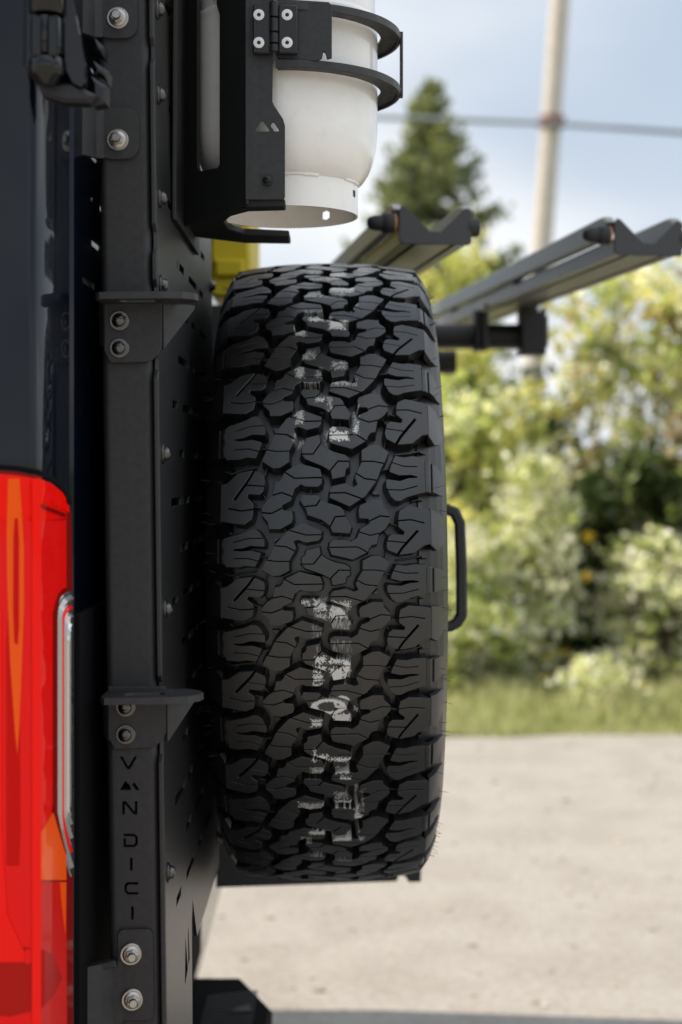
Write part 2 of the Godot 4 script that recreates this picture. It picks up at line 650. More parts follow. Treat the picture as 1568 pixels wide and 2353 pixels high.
# a raised patch on the lamp: outline in picture columns and rows, laid on the body's skin
func skin_poly(mb: MB, a: Array, out: float, thick: float) -> void:
	var p := PackedVector2Array()
	for i in range(0, a.size(), 2):
		var s := skin_s(a[i])
		p.append(Vector2(s, skin_y(s, a[i + 1])) * 1000.0)
	p = MB.ccw(p)
	for half in [V2([-400, -400, 0, -400, 0, 2000, -400, 2000]), V2([0, -400, 400, -400, 400, 2000, 0, 2000])]:
		for r in Geometry2D.intersect_polygons(p, half):
			var t := Geometry2D.triangulate_polygon(r)
			for i in range(0, t.size(), 3):
				skin_tri(mb, r[t[i]], r[t[i + 1]], r[t[i + 2]], out)
	for i in p.size():
		var b := p[i] / 1000.0
		var c := p[(i + 1) % p.size()] / 1000.0
		var e := (c - b).normalized()
		var o := Vector3(e.y, -e.x, 0)
		if b.x > 0.0 and c.x > 0.0:
			o = Vector3(e.y * 0.19, -e.x, -e.y * 0.98)
		var cuts := 8 if absf(c.x - b.x) > 0.01 else 1
		for k in cuts:
			var u := b.lerp(c, float(k) / cuts)
			var v := b.lerp(c, float(k + 1) / cuts)
			mb.quad(skin(u.x, u.y, out), skin(v.x, v.y, out), skin(v.x, v.y, out - thick), skin(u.x, u.y, out - thick), o)


func van() -> void:
	var t := thing("van", "glossy black van with red tail light at its rear corner", "van", Vector3.ZERO)
	# plan polygon, going round: side, crease, rear skin, door gap, rear door, far side, front
	var plan := PackedVector2Array()
	plan.append(Vector2(-5.9, -1.62))
	plan.append(Vector2(-5.4, -1.36))
	plan.append(Vector2(-4.4, -1.27))
	plan.append(Vector2(-2.0, -1.272))
	for i in 13:
		var x := -1.0 + (1.0 - 0.2562 - 0.006) * i / 12.0
		plan.append(Vector2(x, -1.31 + (-0.2562 - x) * 0.02 + 0.0))
	for i in 5:
		var a := (i + 0.5) / 5.0
		var p0 := Vector2(-0.2622, -1.3099)
		var p1 := Vector2(-0.2562, -1.31)
		var p2 := Vector2(-0.2546, -1.3150)
		plan.append(p0.lerp(p1, a).lerp(p1.lerp(p2, a), a))
	plan.append(Vector2(-0.2512, -1.3290))
	plan.append(Vector2(-0.2472, -1.3480))
	plan.append(Vector2(-0.2438, -1.3700))
	plan.append(Vector2(-0.2414, -1.3920))
	plan.append(Vector2(-0.2440, -1.3945))
	plan.append(Vector2(-0.2600, -1.3950))
	plan.append(Vector2(-0.2600, -1.4010))
	plan.append(Vector2(-0.2430, -1.4015))
	plan.append(Vector2(-0.2395, -1.4045))
	plan.append(Vector2(-0.2370, -1.60))
	plan.append(Vector2(-0.232, -2.30))
	plan.append(Vector2(-0.24, -3.55))
	plan.append(Vector2(-0.27, -3.645))
	plan.append(Vector2(-2.0, -3.655))
	plan.append(Vector2(-4.4, -3.655))
	plan.append(Vector2(-5.4, -3.53))
	plan.append(Vector2(-5.9, -3.27))
	var mb := MB.new()
	mb.xf = Transform3D(Basis(Vector3(1, 0, 0), Vector3(0, 0, 1), Vector3(0, -1, 0)), Vector3.ZERO)
	mb.prism(plan, -2.72, -0.42, 0.05)
	obj("body", mb, M.van_paint, t)
	for w in [[-1.35, -1.45], [-1.35, -3.43], [-4.9, -1.45], [-4.9, -3.43]]:
		mb = MB.new()
		mb.xf = Transform3D(Basis(Vector3(1, 0, 0), Vector3(0, 0, -1), Vector3(0, 1, 0)), Vector3(w[0], 0.37, w[1]))
		mb.lathe(V2([0.0, -0.11, 0.22, -0.11, 0.24, -0.13, 0.33, -0.125, 0.365, -0.09, 0.37, 0.0, 0.365, 0.09, 0.33, 0.125, 0.24, 0.13, 0.22, 0.11, 0.0, 0.11]), 40)
		obj("wheel", mb, M.black_rubber, t)

	# lower rear door in black plastic, window above
	mb = MB.new()
	mb.xf = Transform3D(Basis(Vector3(1, 0, 0), Vector3(0, 0, 1), Vector3(0, -1, 0)), Vector3.ZERO)
	mb.prism(V2([-0.25, -1.406, -0.2350, -1.408, -0.2320, -1.60, -0.2280, -2.30, -0.232, -2.6, -0.25, -2.6]), -1.12, -0.45, 0.002)
	obj("rear_door_cladding", mb, M.dull_black, t)
	# tail light
	var lamp := Node3D.new()
	lamp.name = "tail_light"
	t.add_child(lamp, true)
	var mk := func(called: String, polys: Array, out: float, material: String) -> void:
		var lb := MB.new()
		for p in polys:
			skin_poly(lb, p, out * 0.001, 0.003)
		obj(called, lb, M[material], lamp)
	mk.call("lamp_housing", [[-240, 1070, 0, 1080, 40, 1083, 78, 1090, 112, 1103, 138, 1124, 152, 1146, 157, 1160, 163, 1180, 167, 1400, 167, 2760, -240, 2760]], 1.0, "dark_red_lens")
	mk.call("lens_gasket", [[-240, 1058, 0, 1068, 40, 1071, 78, 1078, 114, 1092, 142, 1115, 157, 1138, 164, 1158, 158, 1160, 150, 1144, 138, 1124, 112, 1103, 78, 1090, 40, 1083, 0, 1080, -240, 1070]], 2.0, "dull_black")
	mk.call("clear_lens_margin", [[112, 1410, 116, 1385, 124, 1364, 138, 1352, 143, 1351, 143, 1360, 138, 1363, 129, 1373, 123.5, 1392, 121.5, 1420, 121.5, 1868, 131, 1913, 142, 1950, 142, 1964, 119, 1888, 112, 1866]], 4.4, "dark_red_lens")
	mk.call("upper_lens", [[-240, 1078, 0, 1089, 40, 1092, 78, 1099, 110, 1112, 134, 1132, 142, 1144, 143, 1192, -240, 1192]], 4.0, "red_lens")
	mk.call("ribbed_lens", [[81, 1195, 143, 1195, 143, 1350, 136, 1352, 124, 1364, 116, 1385, 111, 1410, 111, 1850, 108, 1870, 81, 1915]], 4.0, "red_ribbed_lens")
	mk.call("orange_reflection", [[81, 1918, 109, 1873, 113, 1866, 119, 1889, 132, 1933, 143, 1968, 143, 2022, 81, 2022]], 4.0, "orange_reflection")  # orange reflection low on the lens, painted as a coloured patch
	mk.call("ribbed_lens", [[81, 2025, 143, 2025, 146, 2760, 81, 2760]], 4.0, "red_lower_lens")
	mk.call("orange_reflection", [[127, 2027, 142, 2027, 140, 2146, 135, 2105, 131, 2070]], 4.3, "orange_reflection")  # spike of the same painted reflection
	mk.call("side_lens", [[-240, 1195, 76, 1195, 76, 2760, -240, 2760]], 4.2, "red_ribbed_lens")
	mk.call("light_tube", [[-240, 1400, 8, 1400, 8, 1900, 20, 2095, 60, 2185, 60, 2206, -240, 2206]], 5.4, "red_lens")
	mk.call("lens_shade_band", [[18, 1470, 24, 1400, 34, 1400, 47, 1580, 50, 1900, 47, 1985, 18, 1985]], 4.9, "painted_deep_red")  # dark band inside the lens, its shade painted as a deeper red
	mk.call("bowl_shade_patch", [[-240, 2212, 30, 2196, 60, 2172, 108, 2190, 130, 2246, 110, 2288, 78, 2318, 30, 2330, -240, 2312]], 5.2, "bowl_shade_red")  # flat patch, the shading of the bowl put into its colour
	mk.call("reflected_streak", [[22, 1100, 48, 1100, 52, 1160, 58, 1260, 58, 1390, 53, 1540, 47, 1680, 43, 1730, 38, 1680, 27, 1520, 20, 1330, 19, 1220]], 5.0, "orange_reflection")  # long orange reflection on the side lens, modelled as a coloured shape
	mk.call("reflected_streak_core", [[35, 1230, 38, 1190, 44, 1190, 47, 1240, 47, 1440, 44, 1480, 37, 1475, 34, 1400]], 5.6, "painted_deep_red")  # dark middle of that painted reflection
	mk.call("lens_ridge", [[76.6, 1100, 80.4, 1100, 80.4, 2760, 76.6, 2760]], 5.6, "red_lens")
	mk.call("lens_bar", [[82, 1158, 138, 1180, 138, 1189, 82, 1166]], 5.2, "dark_red_lens")
	mk.call("lens_facet", [[106, 1146, 130, 1150, 126, 1166, 110, 1160], [131, 1150, 147, 1162, 147, 1178, 128, 1168]], 5.0, "red_lens")
	# clear reversing lamp: nested ribs whose ends bend towards the edge
	mk.call("clear_lens_backing", [[121, 1420, 127, 1382, 146, 1361, 166, 1356, 167, 2020, 151, 1972, 131, 1915, 121, 1870]], 2.0, "smoke_lens")
	var E := 0.0765
	for st in [[0.0425, 0.0444, "chrome_rib"], [0.0446, 0.0512, "clear_rib"], [0.0514, 0.0526, "chrome_rib"], [0.0528, 0.0572, "red_lens"], [0.0574, 0.0586, "chrome_rib"], [0.0588, 0.0640, "clear_rib"], [0.0642, 0.0655, "chrome_rib"], [0.0657, 0.0698, "chrome_rib"], [0.0708, 0.0724, "chrome_rib"], [0.0750, 0.0758, "clear_rib"], [0.0800, 0.0806, "clear_rib"]]:
		var s0: float = (st[0] + st[1]) / 2.0
		var hw: float = (st[1] - st[0]) / 2.0
		var rb := MB.new()
		var path := PackedVector2Array()
		var yt := 1359.0 + (s0 - 0.0425) * 3000.0
		var ye := 2018.0 - (s0 - 0.0425) * 5000.0
		var yb: float = ye - 170.0 * (E - s0) / 0.042
		for j in 9:
			var q := float(j) / 8 * PI / 2
			var rr := minf(0.030, E - s0)
			path.append(Vector2(s0 + rr * (1 - sin(q)), yt + 44.0 * (1.0 - cos(q))))
		for j in 13:
			path.append(Vector2(s0, lerpf(yt + 50.0, yb, j / 12.0)))
		for j in range(1, 9):
			var q := j / 8.0
			path.append(Vector2(s0 + (E - s0) * pow(q, 1.5), lerpf(yb, ye, q)))
		var sides := []
		for j in path.size():
			var d := path[mini(j + 1, path.size() - 1)] - path[maxi(j - 1, 0)]
			d = Vector2(d.x, d.y * 0.00037).normalized()
			sides.append(Vector2(d.y, -d.x) * hw)
		for j in path.size() - 1:
			var q := []
			for e in [[j, -1.0], [j, 0.0], [j, 1.0], [j + 1, -1.0], [j + 1, 0.0], [j + 1, 1.0]]:
				var c: Vector2 = path[e[0]]
				var w: Vector2 = sides[e[0]] * e[1]
				var ss: float = clampf(c.x + w.x, 0.040, E)
				q.append(skin(ss, skin_y(ss, c.y + w.y / 0.00037), 0.0030 + (hw * 0.9 if e[1] == 0.0 else 0.0)))
			var nn := Vector3(0.982, 0, 0.19)
			rb.quad(q[0], q[1], q[4], q[3], nn)
			rb.quad(q[1], q[2], q[5], q[4], nn)
		obj("clear_lens_rib", rb, M[st[2]], lamp)

	# door hinge, glossy black
	var hg := Node3D.new()
	hg.name = "door_hinge"
	t.add_child(hg, true)
	mb = MB.new()
	mb.xf = Transform3D(Basis(), Vector3(0, 0, -1.303))
	var hp := func(a: Array) -> PackedVector2Array:
		var r := PackedVector2Array()
		for i in range(0, a.size(), 2):
			var q := P(a[i], a[i + 1], 1.29)
			r.append(Vector2(q.x, q.y))
		return r
	mb.prism(hp.call([52, -60, 150, -60, 160, 60, 168, 190, 180, 232, 110, 222, 76, 180, 50, 150]), -0.004, 0.012, 0.004)
	obj("hinge_base", mb, M.gloss_black, hg)
	var ax := P(108, 0, 1.275)
	for sec in [[-160.0, 34.0, 0.0150, 0.0], [44.0, 128.0, 0.0138, 0.0], [136.0, 176.0, 0.0150, 0.007]]:
		mb = MB.new()
		var y0 := P(0, sec[1], 1.275).y
		var y1 := P(0, sec[0], 1.275).y
		mb.xf = Transform3D(Basis(), Vector3(ax.x, 0, ax.z))
		var r: float = sec[2]
		mb.lathe(V2([0, y0 - sec[3], r * 0.45, y0 - sec[3], r * 0.92, y0, r, y0 + 0.002, r, y1 - 0.002, r * 0.94, y1, 0, y1]), 10)
		obj("hinge_knuckle", mb, M.gloss_black, hg)
	mb = MB.new()
	for e in [-0.006, 0.007]:
		mb.box(Vector3(ax.x + e, P(0, 88, 1.27).y, ax.z + 0.0125), Vector3(0.0085, 0.033, 0.006), 0.0018)
	obj("hinge_rib", mb, M.gloss_black, hg)
	# arm of the hinge, then the dark bracket blocks bolted to the door
	mb = MB.new()
	mb.xf = Transform3D(Basis(), Vector3(0, 0, -1.284))
	mb.prism(hp.call([140, -90, 150, -90, 182, 60, 199, 150, 200, 196, 190, 206, 172, 196, 158, 168, 150, 60]), -0.010, 0.006, 0.004)
	obj("hinge_arm", mb, M.gloss_black, hg)
	mb = MB.new()
	mb.xf = Transform3D(Basis(), Vector3(0, 0, -1.285))
	mb.prism(hp.call([84, 192, 170, 192, 196, 208, 226, 222, 208, 240, 150, 238, 100, 222]), -0.02, 0.002, 0.003)
	obj("hinge_foot", mb, M.black_plastic, hg)
	for q in [[[202, 60, 226, 84, 226, 108, 204, 92], -1.325], [[202, 120, 240, 146, 238, 172, 206, 150], -1.318], [[200, 160, 238, 184, 236, 224, 206, 230]  , -1.312]]:
		mb = MB.new()
		mb.xf = Transform3D(Basis(), Vector3(0, 0, q[1]))
		mb.prism(hp.call(q[0]), -0.02, 0.004, 0.003)
		obj("hinge_bracket", mb, M.gloss_black, hg)


# ------------------------------------------------------------------ fasteners (local z is the way they point)
func add_nut(mb: MB, at: Transform3D, s := 1.0) -> void:
	var keep := mb.xf
	mb.xf = keep * at * Transform3D(Basis(Vector3(1, 0, 0), Vector3(0, 0, 1), Vector3(0, -1, 0)), Vector3.ZERO)
	mb.lathe(V2([0.0100 * s, -0.001, 0.0102 * s, 0.0012, 0.0096 * s, 0.0018, 0.0, 0.0018]), 28)
	mb.lathe(V2([0.0082 * s, 0.0016, 0.0080 * s, 0.003, 0.0062 * s, 0.0045, 0.0, 0.0045]), 24)
	mb.lathe(V2([0.0040 * s, 0.002, 0.0040 * s, 0.0125, 0.0034 * s, 0.0133, 0.0, 0.0133]), 18)
	mb.xf = keep * at
	mb.prism(ngon(6, 0.0060 * s, 0.3), 0.003, 0.0088, 0.0007)
	mb.xf = keep


func add_button(mb: MB, at: Transform3D, s := 1.0) -> void:
	var keep := mb.xf
	mb.xf = keep * at * Transform3D(Basis(Vector3(1, 0, 0), Vector3(0, 0, 1), Vector3(0, -1, 0)), Vector3.ZERO)
	mb.lathe(V2([0.0091 * s, -0.0005, 0.0092 * s, 0.0012, 0.0088 * s, 0.0016, 0.0, 0.0016]), 28)
	mb.lathe(V2([0.0072 * s, 0.0015, 0.0072 * s, 0.0028, 0.0060 * s, 0.0032]), 28)
	mb.lathe(V2([0.0060 * s, 0.0030, 0.0060 * s, 0.0040, 0.0052 * s, 0.0058, 0.0038 * s, 0.0069, 0.0026 * s, 0.0072, 0.0025 * s, 0.0068, 0.0022 * s, 0.0035, 0.0, 0.0034]), 24)
	mb.xf = keep


# ------------------------------------------------------------------ rear door rack
var rack_xf := Transform3D(Basis(Vector3(0, 0, 1), 0.0125), Vector3(-0.2, 1.25, -1.47))


func RL(px: float, py: float, d: float) -> Vector3:
	return rack_xf.affine_inverse() * P(px, py, d)


func RL2(a: Array, d: float) -> PackedVector2Array:
	var r := PackedVector2Array()
	for i in range(0, a.size(), 2):
		var q := RL(a[i], a[i + 1], d)
		r.append(Vector2(q.x, q.y))
	return r


func letter_polys() -> Array:
	var out := []
	var rows := [
		[[0, 0, 0.45, 1, 0.55, 1, 1, 0], 277, 1738, 314, 1768],
		[[0, 1, 0, 0, 0.15, 0, 0.85, 1, 1, 1, 1, 0], 281, 1841, 316, 1872],
		[[0, 0.42, 0, 1, 0.78, 1, 1, 0.8, 1, 0.2, 0.78, 0, 0, 0], 284, 1916, 317, 1947],
		[[0.5, 0, 0.5, 1], 299, 1971, 305, 2001],
		[[1, 0, 0.22, 0, 0, 0.22, 0, 0.78, 0.22, 1, 1, 1], 286, 2027, 318, 2056],
		[[0.5, 0, 0.5, 1], 302, 2083, 307, 2114],
	]
	for r in rows:
		var line := PackedVector2Array()
		for i in range(0, r[0].size(), 2):
			var px := lerpf(r[1] + 3.0, r[3] - 3.0, r[0][i])
			if r[0].size() == 4:
				px = (r[1] + r[3]) / 2.0
			var q := RL(px, lerpf(r[2] + 3.0, r[4] - 3.0, r[0][i + 1]), 1.47)
			line.append(Vector2(q.x, q.y) * 1000.0)
		for p in Geometry2D.offset_polyline(line, 1.25, Geometry2D.JOIN_MITER, Geometry2D.END_SQUARE):
			out.append(MB.m(p))
	out.append(RL2([275, 1816, 289, 1793, 301, 1808, 301, 1816], 1.47))
	out.append(RL2([304, 1803, 309, 1797, 322, 1816, 312, 1816], 1.47))
	return out


func rack() -> void:
	var t := thing("rear_door_rack", "charcoal steel rack with upright post and slotted panel on the van rear", "rack")
	t.transform = rack_xf
	# upright post, laser cut letters in its front
	var c := CSGCombiner3D.new()
	c.name = "post"
	t.add_child(c, true)
	var body := CSGPolygon3D.new()
	body.name = "tube"
	var sec := rrect(0.0482, 0.050, 0.0075, 6)
	for i in sec.size():
		sec[i] += Vector2(0.0007, 0.025)
	body.polygon = MB.ccw(sec)
	body.depth = 1.16
	body.smooth_faces = false
	body.material = M.powder_coat
	body.transform = Transform3D(Basis(Vector3(1, 0, 0), Vector3(0, 0, -1), Vector3(0, 1, 0)), Vector3(0, 0.55, 0))
	c.add_child(body)
	for p in letter_polys():
		var q := CSGPolygon3D.new()
		q.name = "letter"
		q.operation = CSGShape3D.OPERATION_SUBTRACTION
		q.polygon = MB.ccw(p)
		q.depth = 0.035
		q.position.z = 0.005
		q.material = M.print_black
		c.add_child(q, true)

	# slotted side panel: x of the polygon runs away from the eye, z of the node points to +x
	var pz := 0.003
	var outer := V2([pz, 0.62, 0.63, 0.62, 0.63, -0.53, 0.31, -0.53, 0.262, -0.475, 0.250, -0.50, 0.243, -0.62, pz, -0.62])
	var holes := []
	for r in 23:
		var y := 0.567 - r * 0.05
		if y < -0.5:
			continue
		var x := 0.095 + (0.085 if r % 2 else 0.0)
		var k := r
		while x < 0.56:
			var l: float = [0.095, 0.006, 0.048][k % 3]
			if x + l < (0.61 if y > -0.46 else 0.27):
				holes.append(V2([x, y - 0.0042, x + l, y - 0.0042, x + l + 0.004, y + 0.0042, x + 0.004, y + 0.0042]))
			x += l + [0.016, 0.016, 0.055][k % 3]
			k += 1
	holes.append(V2([0.168, -0.540, 0.201, -0.532, 0.181, -0.492]))
	holes.append(V2([0.206, -0.531, 0.222, -0.528, 0.212, -0.490, 0.206, -0.497]))
	var turn := Basis(Vector3(0, 0, -1), Vector3(0, 1, 0), Vector3(1, 0, 0))
	cut_plate("panel", outer, holes, 0.0035, M.panel_coat, t, Transform3D(turn, Vector3(0.0300, 0, 0)))
	var fp := MB.new()
	fp.xf = Transform3D(Basis(), Vector3(0.0005, 0.03, -0.60))
	fp.box(Vector3.ZERO, Vector3(0.048, 1.12, 0.05), 0.004)
	obj("far_post", fp, M.powder_coat, t)
	# tabs of the panel edge that wrap the post
	for e in [[-140, 118], [122, 545], [560, 672], [838, 1582], [1722, 2420]]:
		var y1 := RL(350, e[0], 1.47).y
		var y0 := RL(350, e[1], 1.47).y
		var mb := MB.new()
		mb.xf = Transform3D(turn, Vector3(0.0255, 0, 0.004))
		mb.prism(V2([0.0, y0 + 0.012, 0.012, y0, 0.04, y0, 0.04, y1, 0.012, y1, 0.0, y1 - 0.012]), 0.0, 0.0044, 0.0008)
		obj("panel_tab", mb, M.powder_coat, t)
	for y in [22, 218, 455, 655, 1043, 2005, 1400]:
		var mb := MB.new()
		var q := RL(366, y, 1.492)
		add_button(mb, Transform3D(turn, Vector3(0.0302, q.y, q.z)), 1.05)
		obj("bolt", mb, M.dark_steel, t)
	for y in [655, 1930]:
		var mb := MB.new()
		add_button(mb, Transform3D(turn, Vector3(0.0302, RL(490, y, 2.06).y, -0.60)), 1.05)
		obj("bolt", mb, M.dark_steel, t)

	# gusset brackets
	for e in [[678.0, 0.0, 0.0], [1594.0, 9.0, 888.0]]:
		var g := Node3D.new()
		g.name = "gusset_bracket" if e[1] == 0.0 else "gusset_bracket_001"
		t.add_child(g, true)
		var Y: float = e[0]
		var ytop := RL(290, Y, 1.445).y
		var plate := V2([-0.017, -0.052, 0.040, -0.052, 0.058, -0.047, 0.068, -0.036, 0.0705, -0.024, 0.066, -0.010, 0.052, 0.004, -0.014, 0.004, -0.021, -0.004, -0.021, -0.047])
		var slot := V2([-0.002, -0.034, 0.002, -0.038, 0.030, -0.038, 0.036, -0.034, 0.036, -0.024, 0.030, -0.019, 0.004, -0.019, -0.002, -0.024])
		cut_plate("top_plate", plate, [slot], 0.0062, M.powder_coat, g, Transform3D(Basis(Vector3(1, 0, 0), Vector3(0, 0, 1), Vector3(0, 1, 0)) * Basis(Vector3(1, 0, 0), Vector3(0, 1, 0), Vector3(0, 0, 1)), Vector3(0, ytop, 0)) if false else Transform3D(Basis(Vector3(1, 0, 0), Vector3(0, 0, -1), Vector3(0, 1, 0)), Vector3(0, ytop, 0)))
		var mb := MB.new()
		var o: float = e[1]
		var b: float = e[2]
		mb.prism(RL2([239 + o, 690 + b, 372 + o, 690 + b, 372 + o, 795 + b, 364 + o, 814 + b, 342 + o, 832 + b, 254 + o, 835 + b, 246 + o, 820 + b, 239 + o, 806 + b], 1.463), 0.0008, 0.0060, 0.0008)
		obj("front_plate", mb, M.powder_coat, g)
		mb = MB.new()
		var c0 := RL(371 + o, 690 + b, 1.463)
		mb.xf = Transform3D(Basis(Vector3.UP, 0.75), Vector3(c0.x, minf(c0.y, ytop - 0.0055), 0.0034))
		mb.prism(V2([0.0, 0.0, 0.038, 0.0, 0.037, -0.004, 0.001, -0.043, 0.0, -0.043]), -0.0022, 0.0022, 0.0006)
		obj("gusset_web", mb, M.powder_coat, g)
		mb = MB.new()
		var c1 := RL(239 + o, 690 + b, 1.463)
		mb.xf = Transform3D(Basis(Vector3.UP, -1.0), Vector3(c1.x + 0.001, minf(c1.y, ytop - 0.004), 0.0034))
		mb.prism(V2([0.0, 0.0, -0.012, -0.001, -0.010, -0.040, 0.0, -0.043]), -0.002, 0.002, 0.0006)
		obj("side_flange", mb, M.powder_coat, g)
		for y in [737, 800]:
			mb = MB.new()
			var q := RL(275 + o * 1.6, y + b, 1.463)
			add_button(mb, Transform3D(Basis(), Vector3(q.x, q.y, 0.0062)))
			obj("bolt", mb, M.dark_steel, g)

	# clamping brackets with nuts
	for e in [[-160.0, 88.0], [246.0, 366.0]]:
		var g := Node3D.new()
		g.name = "clamp_bracket" if e[0] < 0 else "clamp_bracket_001"
		t.add_child(g, true)
		var cy := (RL(275, e[0], 1.466).y + RL(275, e[1], 1.466).y) / 2.0
		var hh := RL(275, e[0], 1.466).y - RL(275, e[1], 1.466).y
		var mb := MB.new()
		mb.xf = Transform3D(Basis(), Vector3(-0.0045, cy, 0))
		mb.prism(rrect(0.0385, hh, 0.012, 6), 0.0006, 0.0042, 0.0007)
		obj("clamp_plate", mb, M.powder_coat, g)
		mb = MB.new()
		var z0 := 0.0024
		mb.strip(PackedVector2Array([Vector2(-0.0185, z0), Vector2(-0.026, z0 + 0.002), Vector2(-0.040, z0 + 0.024), Vector2(-0.048, z0 + 0.030), Vector2(-0.062, z0 + 0.028), Vector2(-0.066, z0 + 0.015)]), 0.0019, cy - hh / 2 + 0.001, cy + hh / 2 + 0.004)
		obj("clamp_arm", mb, M.powder_coat, g)
		for y in ([42] if e[0] < 0 else [322]):
			mb = MB.new()
			var q := RL(271, y, 1.466)
			add_nut(mb, Transform3D(Basis(), Vector3(q.x, q.y, 0.0044)))
			obj("nut", mb, M.steel, g)
	var g2 := Node3D.new()
	g2.name = "lower_clamp"
	t.add_child(g2, true)
	var mb2 := MB.new()
	var ya := RL(310, 2136, 1.466).y
	var yb := RL(310, 2346, 1.466).y
	mb2.xf = Transform3D(Basis(), Vector3(RL(312, 2240, 1.466).x, (ya + yb) / 2, 0))
	mb2.prism(rrect(0.0335, ya - yb, 0.006, 5), 0.0006, 0.0042, 0.0007)
	obj("clamp_plate", mb2, M.powder_coat, g2)
	mb2 = MB.new()
	var xl := RL(272, 2240, 1.466).x
	mb2.strip(PackedVector2Array([Vector2(xl + 0.004, 0.0024), Vector2(xl - 0.006, 0.003), Vector2(xl - 0.016, 0.012), Vector2(xl - 0.027, 0.020), Vector2(xl - 0.043, 0.018)]), 0.0019, RL(230, 2420, 1.45).y, RL(230, 2222, 1.45).y)
	mb2.prism(RL2([200, 2224, 262, 2210, 268, 2226, 205, 2236], 1.455), 0.0, 0.012, 0.001)
	obj("clamp_arm", mb2, M.powder_coat, g2)
	for p in [[300, 2195], [303, 2300]]:
		mb2 = MB.new()
		var q := RL(p[0], p[1], 1.462)
		add_nut(mb2, Transform3D(Basis(Vector3(0, 1, 0), 0.2), Vector3(q.x, q.y, 0.0044)))
		obj("nut", mb2, M.steel, g2)


# ------------------------------------------------------------------ gas bottle holder
const TANK := Vector3(-0.060, 1.25, -1.72)


